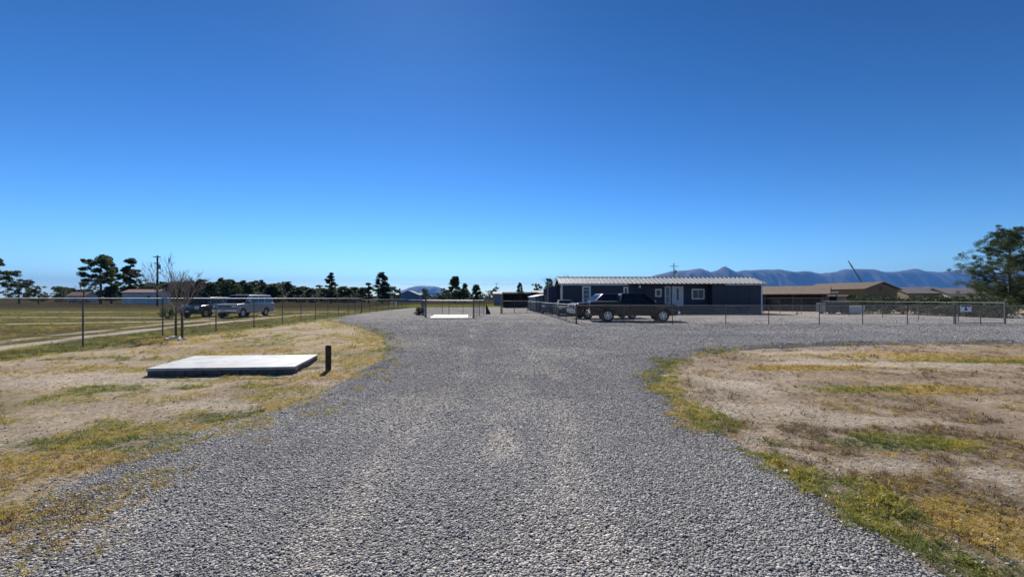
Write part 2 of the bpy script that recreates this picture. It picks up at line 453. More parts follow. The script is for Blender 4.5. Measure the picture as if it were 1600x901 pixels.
def ground_material(name, gravel=False):
    m = bpy.data.materials.new(name)
    t, b = nodes_of(m)
    b.inputs['Roughness'].default_value = 0.95
    b.inputs['Specular IOR Level'].default_value = 0.0
    gp_ = t.nodes.new('ShaderNodeNewGeometry')
    at = t.nodes.new('ShaderNodeAttribute'); at.attribute_name = 'Col'
    if not gravel:
        n = t.nodes.new('ShaderNodeTexNoise'); n.inputs['Scale'].default_value = 14; n.inputs['Detail'].default_value = 8; n.inputs['Roughness'].default_value = 0.72
        t.links.new(gp_.outputs['Position'], n.inputs['Vector'])
        r = t.nodes.new('ShaderNodeValToRGB')
        r.color_ramp.elements[0].position = 0.30; r.color_ramp.elements[0].color = (0.42, 0.40, 0.38, 1)
        r.color_ramp.elements[1].position = 0.62; r.color_ramp.elements[1].color = (1.18, 1.18, 1.18, 1)
        t.links.new(n.outputs['Fac'], r.inputs['Fac'])
        mx = t.nodes.new('ShaderNodeMix'); mx.data_type = 'RGBA'; mx.blend_type = 'MULTIPLY'; mx.inputs[0].default_value = 1.0
        t.links.new(at.outputs['Color'], mx.inputs[6]); t.links.new(r.outputs['Color'], mx.inputs[7])
        t.links.new(mx.outputs[2], b.inputs['Base Color'])
        n2_ = t.nodes.new('ShaderNodeTexNoise'); n2_.inputs['Scale'].default_value = 22; n2_.inputs['Detail'].default_value = 7; n2_.inputs['Roughness'].default_value = 0.75
        t.links.new(gp_.outputs['Position'], n2_.inputs['Vector'])
        bp = t.nodes.new('ShaderNodeBump'); bp.inputs['Strength'].default_value = 1.0; bp.inputs['Distance'].default_value = 0.055
        t.links.new(n2_.outputs['Fac'], bp.inputs['Height']); t.links.new(bp.outputs['Normal'], b.inputs['Normal'])
    else:
        v = t.nodes.new('ShaderNodeTexVoronoi'); v.inputs['Scale'].default_value = 58; v.inputs['Randomness'].default_value = 1.0
        t.links.new(gp_.outputs['Position'], v.inputs['Vector'])
        hs = t.nodes.new('ShaderNodeSeparateColor'); t.links.new(v.outputs['Color'], hs.inputs[0])
        r = t.nodes.new('ShaderNodeValToRGB')
        els = r.color_ramp.elements
        els[0].position = 0.0; els[0].color = (0.35, 0.35, 0.36, 1)
        els[1].position = 1.0; els[1].color = (1.75, 1.74, 1.7, 1)
        e = els.new(0.45); e.color = (0.78, 0.78, 0.79, 1)
        e = els.new(0.8); e.color = (1.25, 1.24, 1.23, 1)
        t.links.new(hs.outputs[0], r.inputs['Fac'])
        mx = t.nodes.new('ShaderNodeMix'); mx.data_type = 'RGBA'; mx.blend_type = 'MULTIPLY'; mx.inputs[0].default_value = 1.0
        t.links.new(at.outputs['Color'], mx.inputs[6]); t.links.new(r.outputs['Color'], mx.inputs[7])
        t.links.new(mx.outputs[2], b.inputs['Base Color'])
        v2 = t.nodes.new('ShaderNodeTexVoronoi'); v2.inputs['Scale'].default_value = 58; v2.feature = 'F1'
        t.links.new(gp_.outputs['Position'], v2.inputs['Vector'])
        n2_ = t.nodes.new('ShaderNodeTexNoise'); n2_.inputs['Scale'].default_value = 9; n2_.inputs['Detail'].default_value = 4
        t.links.new(gp_.outputs['Position'], n2_.inputs['Vector'])
        ma = t.nodes.new('ShaderNodeMath'); ma.operation = 'MULTIPLY_ADD'; ma.inputs[1].default_value = -0.8
        t.links.new(v2.outputs['Distance'], ma.inputs[0]); t.links.new(n2_.outputs['Fac'], ma.inputs[2])
        bp = t.nodes.new('ShaderNodeBump'); bp.inputs['Strength'].default_value = 1.0; bp.inputs['Distance'].default_value = 0.03
        t.links.new(ma.outputs[0], bp.inputs['Height']); t.links.new(bp.outputs['Normal'], b.inputs['Normal'])
    return m
tag(link('ground', me, ground_material('dirt_ground')), kind='structure')

# ------------------------------------------------------------------ gravel sheet
WORN = [(-0.12, 4.7, 0.24, 1.0), (0.35, 9.4, 0.9, 0.5), (-3.2, 3.0, 0.7, 0.5), (-1.6, 6.2, 0.8, 1.2), (1.7, 12.6, 2.0, 0.9), (-4.0, 15, 1.8, 2.2)]
def worn(X, Y):
    m = np.zeros(X.shape)
    for i, b in enumerate(WORN): m = np.maximum(m, blob(X, Y, b, 130 + i) * (1.0 if i == 0 else 0.6))
    # compacted wheel tracks along the drive
    cx = np.interp(Y, [0, 4, 9, 16, 30, 60], [-0.35, -0.2, -0.1, -0.6, -1.6, -2.5])
    for off in (-0.95, 0.85):
        tr_ = np.exp(-((X - cx - off + (fbm(X * 0 + off, Y * 0.5, 3, 140) - 0.5) * 0.5) / 0.26) ** 2) * sstep(0.36, 0.62, fbm(X * 1.4, Y * 0.8, 4, 141))
        m = np.maximum(m, 0.75 * tr_)
    m = np.maximum(m, 0.55 * sstep(0.56, 0.72, fbm(X * 0.55, Y * 0.4, 4, 142)))
    return m
def berm(X, Y, sd):
    """ridge of loose stone thrown up along the rim"""
    a = sstep(6, 11, Y) * 0.07 + 0.012
    return a * np.exp(-((sd - 0.28) / 0.20) ** 2) * sstep(0.38, 0.6, fbm(X * 0.8, Y * 0.8, 3, 151)) * (Y < 24)
sel = (SD > -0.9) & (np.abs(GX) < 95) & (GY > -3) & (GY < 85)
ring = np.clip((SD + 0.08) / 0.55, -0.6, 1.0)
gzz = 0.006 + np.where(ring > 0, 0.034 * np.abs(ring) ** 0.8, 0.25 * ring) + (fbm(GX * 0.35, GY * 0.35, 3, 61) - 0.5) * 0.03 * sstep(0, 2, SD) + berm(GX, GY, SD)
fs = sel.reshape(-1)[F].all(1)
used = np.unique(F[fs]); remap = -np.ones(nx * ny, int); remap[used] = np.arange(len(used))
gv = np.stack([GX, GY, gzz], -1).reshape(-1, 3)[used]
gme = mesh_np('gravel_drive', gv, remap[F[fs]], True)
def gravel_rgb(X, Y, sd):
    base = np.array((0.290, 0.277, 0.268)) * (0.80 + 0.42 * fbm(X * 0.7, Y * 0.7, 4, 63))[..., None]
    wn = worn(X, Y)[..., None]
    base = base * (1 - 0.65 * wn) + np.array((0.44, 0.40, 0.355)) * 0.65 * wn
    dk = (np.exp(-((sd - 0.05) / 0.45) ** 2) * sstep(0.42, 0.6, fbm(X * 1.2, Y * 1.2, 3, 67)))[..., None]   # soil mixed into the rim
    base = base * (1 - 0.45 * dk) + np.array((0.12, 0.105, 0.085)) * 0.45 * dk
    yard = ((X > 4) & (Y > 26.5))[..., None]
    return np.where(yard, base * 1.18 * np.array((1.04, 1.0, 0.97)), base)
gc = gravel_rgb(gv[:, 0], gv[:, 1], SD.reshape(-1)[used])
ca = gme.color_attributes.new('Col', 'FLOAT_COLOR', 'POINT')
ca.data.foreach_set('color', np.concatenate([gc, np.ones((len(gc), 1))], -1).astype(np.float32).ravel())
tag(link('gravel_drive', gme, ground_material('gravel_bed', True)), kind='structure')
def surf_z(X, Y):
    sd = gravel_sdf(X, Y)
    ring = np.clip((sd + 0.08) / 0.55, -0.6, 1.0)
    gz = 0.006 + np.where(ring > 0, 0.034 * np.abs(ring) ** 0.8, 0.25 * ring) + (fbm(X * 0.35, Y * 0.35, 3, 61) - 0.5) * 0.03 * sstep(0, 2, sd) + berm(X, Y, sd)
    return np.where(sd > -0.5, np.maximum(gz, ground_z(X, Y, sd)), ground_z(X, Y, sd)), sd
def sz(x, y):
    return float(surf_z(np.array([x], float), np.array([y], float))[0][0])

# ------------------------------------------------------------------ scatters (stuff)
def scatter(name, P, rot, scl, tint, protos, label):
    me = bpy.data.meshes.new(name)
    me.vertices.add(len(P)); me.vertices.foreach_set('co', P.astype(np.float32).ravel())
    a = me.attributes.new('rot', 'FLOAT_VECTOR', 'POINT'); a.data.foreach_set('vector', rot.astype(np.float32).ravel())
    a = me.attributes.new('scl', 'FLOAT', 'POINT'); a.data.foreach_set('value', scl.astype(np.float32))
    a = me.attributes.new('tint', 'FLOAT', 'POINT'); a.data.foreach_set('value', tint.astype(np.float32))
    me.update()
    o = bpy.data.objects.new(name, me); C.objects.link(o)
    col_ = bpy.data.collections.new(name + '_pieces')
    for i, (pm, m) in enumerate(protos):
        if not pm.materials: pm.materials.append(m)
        po = bpy.data.objects.new(name + '_piece', pm); col_.objects.link(po)
    ng = bpy.data.node_groups.new(name, 'GeometryNodeTree')
    ng.interface.new_socket('Geometry', in_out='INPUT', socket_type='NodeSocketGeometry')
    ng.interface.new_socket('Geometry', in_out='OUTPUT', socket_type='NodeSocketGeometry')
    N = ng.nodes
    gi = N.new('NodeGroupInput'); go = N.new('NodeGroupOutput')
    ci = N.new('GeometryNodeCollectionInfo'); ci.inputs['Collection'].default_value = col_
    ci.inputs['Separate Children'].default_value = True; ci.inputs['Reset Children'].default_value = True
    ip = N.new('GeometryNodeInstanceOnPoints'); ip.inputs['Pick Instance'].default_value = True
    ar = N.new('GeometryNodeInputNamedAttribute'); ar.data_type = 'FLOAT_VECTOR'; ar.inputs['Name'].default_value = 'rot'
    asn = N.new('GeometryNodeInputNamedAttribute'); asn.data_type = 'FLOAT'; asn.inputs['Name'].default_value = 'scl'
    rv = N.new('FunctionNodeRandomValue'); rv.data_type = 'INT'
    rv.inputs[4].default_value = 0; rv.inputs[5].default_value = len(protos) - 1
    L = ng.links
    L.new(gi.outputs[0], ip.inputs['Points']); L.new(ci.outputs[0], ip.inputs['Instance'])
    L.new(rv.outputs[2], ip.inputs['Instance Index'])
    L.new(ar.outputs['Attribute'], ip.inputs['Rotation']); L.new(asn.outputs['Attribute'], ip.inputs['Scale'])
    L.new(ip.outputs[0], go.inputs[0])
    md = o.modifiers.new('scatter', 'NODES'); md.node_group = ng
    return tag(o, label, None, None, 'stuff')

rng = np.random.default_rng(7)
def stone_mesh(seed, flat=0.56, jit=0.34, sub=1):
    r = random.Random(seed)
    bm = bmesh.new(); bmesh.ops.create_icosphere(bm, subdivisions=sub, radius=0.5)
    ax = (1.0 + r.uniform(-.15, .3), 0.8 + r.uniform(-.15, .15), flat * r.uniform(0.8, 1.15))
    for v in bm.verts:
        k = 1 + r.uniform(-jit, jit)
        v.co = Vector((v.co.x * ax[0], v.co.y * ax[1], v.co.z * ax[2])) * k
    me = bpy.data.meshes.new('stone'); bm.to_mesh(me); bm.free()
    return me
def stone_material():
    m = bpy.data.materials.new('crushed_stone')
    t, b = nodes_of(m)
    b.inputs['Roughness'].default_value = 0.72
    b.inputs['Specular IOR Level'].default_value = 0.4
    oi = t.nodes.new('ShaderNodeObjectInfo')
    r = t.nodes.new('ShaderNodeValToRGB')
    els = r.color_ramp.elements
    els[0].position = 0; els[0].color = (0.170, 0.163, 0.160, 1)
    els[1].position = 1; els[1].color = (0.70, 0.67, 0.63, 1)
    for p, c in ((0.35, (0.285, 0.273, 0.266)), (0.7, (0.39, 0.374, 0.364)), (0.80, (0.36, 0.325, 0.30)), (0.9, (0.42, 0.42, 0.42))):
        e = els.new(p); e.color = c + (1,)
    t.links.new(oi.outputs['Random'], r.inputs['Fac'])
    tc = t.nodes.new('ShaderNodeNewGeometry')
    n = t.nodes.new('ShaderNodeTexNoise'); n.inputs['Scale'].default_value = 120; n.inputs['Detail'].default_value = 3
    t.links.new(tc.outputs['Position'], n.inputs['Vector'])
    a = t.nodes.new('ShaderNodeAttribute'); a.attribute_type = 'INSTANCER'; a.attribute_name = 'tint'
    mr = t.nodes.new('ShaderNodeMapRange'); mr.inputs[1].default_value = 0.3; mr.inputs[2].default_value = 0.7; mr.inputs[3].default_value = 0.75; mr.inputs[4].default_value = 1.15
    t.links.new(n.outputs['Fac'], mr.inputs[0])
    mm = t.nodes.new('ShaderNodeMath'); mm.operation = 'MULTIPLY'
    t.links.new(mr.outputs[0], mm.inputs[0]); t.links.new(a.outputs['Fac'], mm.inputs[1])
    mx = t.nodes.new('ShaderNodeMix'); mx.data_type = 'RGBA'; mx.blend_type = 'MULTIPLY'; mx.inputs[0].default_value = 1.0
    t.links.new(r.outputs['Color'], mx.inputs[6]); t.links.new(mm.outputs[0], mx.inputs[7])
    t.links.new(mx.outputs[2], b.inputs['Base Color'])
    return m
STONE = stone_material()
def sample(n, d0, d1, xmax=1e9, xk=1.28, xo=1.6):
    Y = np.sqrt(rng.uniform(d0 * d0, d1 * d1, n)); X = rng.uniform(-1, 1, n) * (xk * Y + xo)
    return X, Y
def area(d0, d1, xk=1.28, xo=1.6): return 2 * (xk * (d1 * d1 - d0 * d0) / 2 + xo * (d1 - d0))
PP = []; SS = []; TT = []
for d0, d1, dens, size in ((1.6, 5.0, 4400, 0.0118), (5.0, 8.5, 2500, 0.0140), (8.5, 13, 1200, 0.0175), (13, 19, 520, 0.023), (19, 28, 170, 0.030), (28, 42, 50, 0.036)):
    X, Y = sample(int(area(d0, d1) * dens), d0, d1)
    z, sd = surf_z(X, Y)
    p = sstep(-0.40, 0.10, sd) * (1 - 0.75 * worn(X, Y)) * (0.72 + 0.5 * fbm(X * 1.1, Y * 1.1, 3, 77))
    p = np.maximum(np.where(sd < 0, p * 0.7, p), 0.05 * (sd > -2.2) + 0.10 * (sd > -0.8)) * (1 - sstep(20, 42, Y))
    kp = rng.random(len(X)) < p
    X, Y, z, sd = X[kp], Y[kp], z[kp], sd[kp]
    s = size * rng.lognormal(0, 0.40, len(X)); s = np.clip(s, size * 0.45, size * 2.4)
    PP.append(np.stack([X, Y, z + s * 0.14], -1)); SS.append(s)
    TT.append(0.86 + 0.32 * fbm(X * 0.7, Y * 0.7, 4, 63))
PP = np.concatenate(PP); SS = np.concatenate(SS); TT = np.concatenate(TT)
rot = np.stack([rng.normal(0, 0.30, len(PP)), rng.normal(0, 0.30, len(PP)), rng.uniform(0, 6.28, len(PP))], -1)
scatter('gravel_stones', PP, rot, SS, TT, [(stone_mesh(s), STONE) for s in range(8)], 'loose grey crushed stone covering the drive')
# few pale pebbles and clods on the dirt
X, Y = sample(int(area(2, 12) * 170), 2, 12)
z, sd = surf_z(X, Y)
kp = (sd < -0.1) & (rng.random(len(X)) < 0.25 + 0.6 * (fbm(X, Y, 3, 81) > 0.5)) & (X > fence_x(Y))
X, Y, z = X[kp], Y[kp], z[kp]
s = np.clip(0.011 * rng.lognormal(0, 0.45, len(X)), 0, 0.03)
CLOD = mat('earth_clod', (0.34, 0.275, 0.215), 0.95, 0, 0.3, 30)
scatter('dirt_clods', np.stack([X, Y, z + s * 0.15], -1), np.stack([rng.normal(0, .5, len(X)), rng.normal(0, .5, len(X)), rng.uniform(0, 6.28, len(X))], -1), s, np.ones(len(X)),
        [(stone_mesh(40 + k), CLOD) for k in range(4)], 'small dry earth clods on the bare dirt')

def tuft_mesh(seed, nb=15, h=0.06, spread=0.05, wid=0.0032, lean=1.1):
    r = random.Random(seed); V = []; Fc = []
    for i in range(nb):
        a = r.uniform(0, 6.28); d = r.uniform(0, spread)
        bx, by = math.cos(a) * d, math.sin(a) * d
        a2 = a + r.uniform(-.9, .9); hh = h * r.uniform(.4, 1.1); ln = lean * hh * r.uniform(.3, 1.4)
        wx, wy = -math.sin(a2) * wid * r.uniform(.7, 1.4), math.cos(a2) * wid
        mx_, my_ = bx + math.cos(a2) * ln * .4, by + math.sin(a2) * ln * .4
        tx, ty = bx + math.cos(a2) * ln, by + math.sin(a2) * ln
        n = len(V)
        V += [(bx - wx * .6, by - wy * .6, -.01), (bx + wx * .6, by + wy * .6, -.01), (mx_ + wx, my_ + wy, hh * .6), (mx_ - wx, my_ - wy, hh * .6), (tx, ty, hh * r.uniform(.75, 1))]
        Fc += [(n, n + 1, n + 2, n + 3), (n + 3, n + 2, n + 4)]
    me = bpy.data.meshes.new('tuft'); me.from_pydata(V, [], Fc)
    return me
def mat_weed_mesh(seed, nl=38, rad=0.075):
    """low creeping weed: many small leaves close to the ground"""
    r = random.Random(seed); V = []; Fc = []
    for i in range(nl):
        a = r.uniform(0, 6.28); d = rad * math.sqrt(r.random()); z = r.uniform(0.003, 0.035) * (1.2 - d / rad)
        L = r.uniform(.007, .014); t = r.uniform(0, 6.28); tl = r.uniform(-.5, .7)
        c = Vector((math.cos(a) * d, math.sin(a) * d, z)); u = Vector((math.cos(t), math.sin(t), tl)).normalized() * L; v = Vector((-math.sin(t), math.cos(t), r.uniform(-.4, .4))) * L * .45
        n = len(V)
        V += [tuple(c - u), tuple(c + v), tuple(c + u), tuple(c - v)]; Fc.append((n, n + 1, n + 2, n + 3))
    me = bpy.data.meshes.new('weed'); me.from_pydata(V, [], Fc)
    return me
def straw_mesh(seed, n_=12):
    """dry stalks lying on the ground"""
    r = random.Random(seed); V = []; Fc = []
    for i in range(n_):
        a = r.uniform(0, 6.28); L = r.uniform(.02, .065); c = Vector((r.gauss(0, .05), r.gauss(0, .05), r.uniform(.004, .02)))
        u = Vector((math.cos(a), math.sin(a), r.uniform(-.1, .35))) * L; v = Vector((-math.sin(a), math.cos(a), r.uniform(0, 1))) * .0022
        n = len(V); V += [tuple(c - u), tuple(c + v - u * .2), tuple(c + u), tuple(c - v)]; Fc.append((n, n + 1, n + 2, n + 3))
    me = bpy.data.meshes.new('straw'); me.from_pydata(V, [], Fc)
    return me
WEED = leaf_mat('weed_blades', TINT, 0.42, True)
PROT = [(tuft_mesh(1), WEED), (tuft_mesh(2, 16, .055, .06), WEED), (tuft_mesh(3, 10, .085, .04), WEED), (mat_weed_mesh(4), WEED), (mat_weed_mesh(5, 54, .10), WEED), (mat_weed_mesh(6, 30, .055), WEED), (straw_mesh(7), WEED), (straw_mesh(8), WEED)]
def weeds(name, label, cond, rings):
    PP = []; SS = []; TT = []
    for d0, d1, dens, size in rings:
        X, Y = sample(int(area(d0, d1) * dens), d0, d1)
        c = cond(X, Y); X, Y = X[c], Y[c]
        z, sd = surf_z(X, Y)
        dn, ti, hh = cover(X, Y, sd)
        kp = rng.random(len(X)) < np.clip(dn * 1.05 - 0.06, 0, 1)
        X, Y, z, ti, hh = X[kp], Y[kp], z[kp], ti[kp], hh[kp]
        PP.append(np.stack([X, Y, z], -1)); SS.append(size * hh * rng.lognormal(0, .3, len(X))); TT.append(np.clip(ti + rng.normal(0, .15, len(X)), 0, 1))
    PP = np.concatenate(PP); SS = np.concatenate(SS); TT = np.concatenate(TT)
    rot = np.stack([rng.normal(0, .15, len(PP)), rng.normal(0, .15, len(PP)), rng.uniform(0, 6.28, len(PP))], -1)
    print(name, len(PP))
    scatter(name, PP, rot, SS, TT, PROT, label)
weeds('yard_weeds', 'yellow green weeds and dry grass beside the drive', lambda X, Y: (X < 0.2) & (X > fence_x(Y)), ((2, 6, 950, .62), (6, 12, 420, .78), (12, 22, 140, 1.15), (22, 40, 30, 1.8)))
weeds('island_weeds', 'green and dead brown weeds on the sandy patch inside the drive loop', lambda X, Y: (X > 0.2) & (Y < 17.5), ((2, 6, 1100, .66), (6, 12, 420, .80), (12, 17.5, 140, 1.1)))
weeds('field_grass', 'short sparse grass in the field behind the wire fence', lambda X, Y: (X <= fence_x(Y)) & (X > -60), ((9, 18, 120, 1.2), (18, 32, 35, 1.7), (32, 55, 8, 2.4)))

# ------------------------------------------------------------------ mountains
def fbm3(x, y, o, seed): return fbm(x, y, o, seed)
def mountain(name, D, sky_pts, depth, seed, mcol, n=420, m=70, foot=1.0):
    xs = np.array([p[0] for p in sky_pts], float); hs = np.array([(HOR - p[1]) / FPX * D + CAMH for p in sky_pts])
    Xw = (xs - 800) / FPX * D
    u = np.linspace(Xw[0], Xw[-1], n); v = np.linspace(0, 1, m)
    U, Vv = np.meshgrid(u, v)
    H = np.interp(u, Xw, hs)[None, :] + (fbm(u / 420.0, u * 0 + seed, 4, seed)[None, :] - 0.5) * 120
    rid = 1 - np.abs(2 * fbm(U / 900.0 + 0.35 * np.sin(Vv * 5), Vv * 1.3 + seed, 5, seed + 1) - 1)
    gul = 1 - np.abs(2 * fbm(U / 330.0 + Vv * 0.8, Vv * 2.5 + seed, 4, seed + 9) - 1)
    p = np.where(Vv < 0.62, sstep(0, 0.62, Vv) ** 1.25, 1 - 0.55 * sstep(0.62, 1.0, Vv))
    cut = np.sin(np.clip(Vv / 0.62, 0, 1) * PI)
    Z = H * p - H * 0.42 * cut * (1 - rid) - H * 0.30 * cut * (1 - gul)
    Z = np.maximum(Z, -0.4); Z[0] = -0.6
    Yv = D - depth * 0.62 + depth * Vv + (fbm(U / 1500.0, Vv * 0 + 3, 3, seed + 4) - 0.5) * depth * 0.15
    # keep the skyline where it stands: the crest row carries height proportional to its distance
    idx = np.arange(n * m).reshape(m, n)
    Fq = np.stack([idx[:-1, :-1], idx[:-1, 1:], idx[1:, 1:], idx[1:, :-1]], -1).reshape(-1, 4)
    me = mesh_np(name, np.stack([U, Yv, Z], -1).reshape(-1, 3), Fq, True)
    return tag(link(name, me, mcol), kind='structure')
MROCK = mat('mountain_rock', (0.085, 0.075, 0.072), 0.95, 0, 0.3, 0.004, 0.0)
mountain('mountains', 13000.0, [(930, 463), (985, 440), (1018, 431), (1035, 426), (1055, 423.5), (1075, 422), (1097, 420), (1110, 424.5), (1122, 423), (1135, 416.5), (1150, 424), (1166, 421), (1188, 421.5), (1205, 422), (1222, 421),
    (1240, 423), (1262, 425), (1285, 426.5), (1310, 423), (1335, 421), (1362, 421), (1380, 423.5), (1400, 422.5), (1432, 420.5), (1450, 424), (1475, 424), (1500, 421), (1540, 424), (1600, 426), (1700, 424), (1800, 430)], 3200.0, 5, MROCK, n=520)
mountain('hills', 19000.0, [(590, 463), (622, 455), (636, 449.5), (650, 446.5), (668, 446.5), (684, 448), (700, 455), (730, 461), (770, 464)], 2600.0, 25, MROCK, n=160, m=40)

# ------------------------------------------------------------------ fences
def wire_mesh(name, length, z0, z1, pitch=0.072, r=0.0011, seed=0):
    """crossing diagonal wires of a chain-link panel along +X, three-sided wires"""
    h = z1 - z0; V = []; Fq = []
    k = np.arange(-int(h / pitch) - 1, int(length / pitch) + 1) * pitch
    for sgn in (1, -1):
        a = k.copy(); b = k + h
        t0 = np.clip((0 - a) / h, 0, 1); t1 = np.clip((length - a) / h, 0, 1)
        ok = t1 - t0 > 0.01; a, t0, t1 = a[ok], t0[ok], t1[ok]
        P0 = np.stack([a + t0 * h, np.full(len(a), 0.004 * sgn), z0 + t0 * h if sgn > 0 else z1 - t0 * h], -1)
        P1 = np.stack([a + t1 * h, np.full(len(a), 0.004 * sgn), z0 + t1 * h if sgn > 0 else z1 - t1 * h], -1)
        dz = np.array([0.7071, 0, -0.7071 * sgn])
        off = np.stack([dz * r, np.array([0, 1, 0]) * r * 0.9 - dz * r * 0.5, -np.array([0, 1, 0]) * r * 0.9 - dz * r * 0.5])
        for j in range(len(a)):
            n = len(V)
            V += [tuple(P0[j] + o_) for o_ in off] + [tuple(P1[j] + o_) for o_ in off]
            Fq += [(n, n + 1, n + 4, n + 3), (n + 1, n + 2, n + 5, n + 4), (n + 2, n, n + 3, n + 5)]
    return mesh_np(name, V, Fq)
POSTM = {}
def post_mesh(h, r):
    key = (round(h, 2), round(r, 3))
    if key not in POSTM:
        b = MB().tube((0, 0, -0.15), (0, 0, h), r, n=10)
        b.lathe([(r * 1.25, h - 0.01), (r * 1.25, h + 0.015), (r * 0.8, h + 0.04), (0.001, h + 0.05)], 10)
        POSTM[key] = b.mesh('post', smooth=True)
        POSTM[key].materials.append(GALVD)
    return POSTM[key]
def fence(label, pts, H, posts=None, cat='fence', group=None, mesh=True, rail=True, pitch=0.072, rail_r=0.017, wr=0.0011, bottom=False, name='chain_link_fence', rails_z=None):
    """pts: polyline (x,y); posts at every point of the polyline"""
    t = thing(name, (pts[0][0], pts[0][1], 0), 0, label, cat, group)
    ox, oy = pts[0]
    for i, (x, y) in enumerate(pts):
        big = i in (0, len(pts) - 1)
        z = sz(x, y)
        hh = H - z + (0.06 if big else -0.03)
        link('post', post_mesh(hh, 0.030 if big else 0.024), None, t, (x - ox, y - oy, z))
    # straight runs: merge colinear spans for rail / wire
    for i, ((ax, ay), (bx, by)) in enumerate(zip(pts[:-1], pts[1:])):
        L = math.hypot(bx - ax, by - ay); a = math.atan2(by - ay, bx - ax)
        if rail:
            MB().tube((0, 0, 0), (L, 0, 0), rail_r, n=8).obj('top_rail', GALV, t, loc=(ax - ox, ay - oy, H), rot=(0, 0, a), smooth=True)
        if bottom:
            MB().tube((0, 0, 0), (L, 0, 0), 0.02, n=8).obj('bottom_rail', GALV, t, loc=(ax - ox, ay - oy, 0.12), rot=(0, 0, a), smooth=True)
        if mesh:
            tag(link('wire_mesh', wire_mesh('wire_mesh', L, 0.05, H, pitch, wr), WIRE, t, (ax - ox, ay - oy, 0), (0, 0, a)), kind='stuff')
    return t
def spaced(a, b, n): return [(a[0] + (b[0] - a[0]) * i / n, a[1] + (b[1] - a[1]) * i / n) for i in range(n + 1)]
# left boundary fence
ys = [5.2, 8.2, 11.2, 14.3, 17.6, 20.8, 23.9, 26.9, 29.8, 32.6, 35.4, 38.2, 41.2, 44.1, 47]
fence('tall wire fence running past the bare tree and the parked SUVs', [(float(fence_x(np.array(y))), y) for y in ys], 1.60)
ys = [47, 50, 53, 56, 59, 62, 65, 68, 71]
fence('wire fence running back from the field corner to the pale sign plates', [(float(fence_x(np.array(y))) + 0.02, y + 0.12) for y in ys], 1.46)
fence('low wire fence closing the far end of the gravel behind the slab enclosure', spaced((-17.3, 72.0), (-6.5, 72.5), 4), 1.35)
# slab enclosure
fence('wire gate panel standing in front of the thin white slab', [(-7.15, 36.0), (-5.1, 35.0), (-3.05, 33.9)], 1.42, cat='gate', name='gate_panel', bottom=True, rail_r=.014, wr=.0008)
fence('wire fence along the side of the thin white slab by the tumbleweed', [(-7.25, 36.2), (-8.3, 40.4), (-9.4, 44.8)], 1.42, rail_r=.015, wr=.0008)
fence('wire fence along the side of the thin white slab by the triangular panel', [(-3.0, 34.1), (-2.9, 38.5), (-2.78, 43.0)], 1.42, rail_r=.015, wr=.0008)
fence('wire fence behind the thin white slab', spaced((-9.3, 45.0), (-2.8, 43.2), 3), 1.42)
fence('wide wire gate hung between the wooden post and the house yard fence', [(-0.95, 44.2), (0.25, 44.3), (1.55, 44.5), (2.85, 44.7)], 1.33, cat='gate', name='wide_gate', bottom=True)
# house yard
XR = 29.8
fp = [(3.9, 26.0), (6.75, 26.0), (9.66, 26.0), (12.87, 26.0), (15.45, 26.0), (18.5, 26.0), (21.1, 26.0), (23.8, 26.0), (26.6, 26.0)]
fence('low wire fence in front of the blue house and the two pickups', fp, 1.18, wr=0.0014)
fence('low wire gate carrying the white warning sign', [(26.7, 26.0), (28.2, 26.0), (29.7, 26.0)], 1.16, cat='gate', name='wire_gate', bottom=True)
fence('low wire fence receding along the gravel beside the grey storage box', [(3.88, 26.15), (3.67, 29.3), (3.5, 32.6), (3.35, 36.2), (3.15, 39.8), (2.95, 43.3), (2.72, 46.8), (2.5, 50.2), (2.3, 53.6), (2.1, 57.0)], 1.2, wr=0.0014)
fence('low wire fence continuing past the corner of the yard below the large pine', spaced((29.97, 26.3), (38.8, 26.6), 3), 1.16)
fence('wire fence receding beside the row of green shrubs', [(XR + 0.05, 26.15), (29.85, 28.9), (29.9, 31.8), (29.85, 34.8), (29.8, 38.2), (29.8, 41.6)], 1.34, rail_r=.012)
fence('tall wire fence between the end of the blue house and the dark carport', [(25.75, 44.2), (27.3, 44.0), (29.2, 43.6), (31.2, 43.0)], 1.66)

# ------------------------------------------------------------------ concrete pads
def pad(label, corners, h, block=True):
    cx = sum(p[0] for p in corners) / 4; cy = sum(p[1] for p in corners) / 4
    t = thing('concrete_pad', (cx, cy, 0), 0, label, 'slab')
    q = [Vector((x - cx, y - cy, 0)) for x, y in corners]      # front-left, front-right, back-right, back-left
    r = random.Random(3)
    n = 0.055
    topm = MATS.get('painted_pad') or pad_material()
    b = MB(); b.slab([p + Vector((0, 0, h - n)) for p in q], (0, 0, 1), n)
    b.obj('slab_top', topm, t, bevel=0.006, seg=1)
    if block:
        for a, c, nb in ((0, 1, 8), (1, 2, 6), (2, 3, 8), (3, 0, 6)):
            d = (q[c] - q[a]); L = d.length / nb; ang = math.atan2(d.y, d.x)
            for i in range(nb):
                p = q[a] + d * ((i + .5) / nb)
                inw = Vector((-d.y, d.x, 0)).normalized() * (0.115 + r.uniform(0, .012))
                o = MB().box((0, 0, 0), (L - 0.012, 0.19, h - n + 0.05), 0).obj('block', mat('shaded_block_concrete', (0.11, 0.098, 0.086), .95, 0, .3, 12, .4, 50), t, bevel=0.008, seg=1)  # block colour darkened to paint in the shadow on the pad's front face
                o.location = p + inw + Vector((0, 0, (h - n - 0.05) / 2 - 0.001)); o.rotation_euler = (0, 0, ang)
    else:
        b = MB(); b.slab([p * 0.985 + Vector((0, 0, -0.05)) for p in q], (0, 0, 1), h - n + 0.049)
        b.obj('footing', CONC, t)
    return t
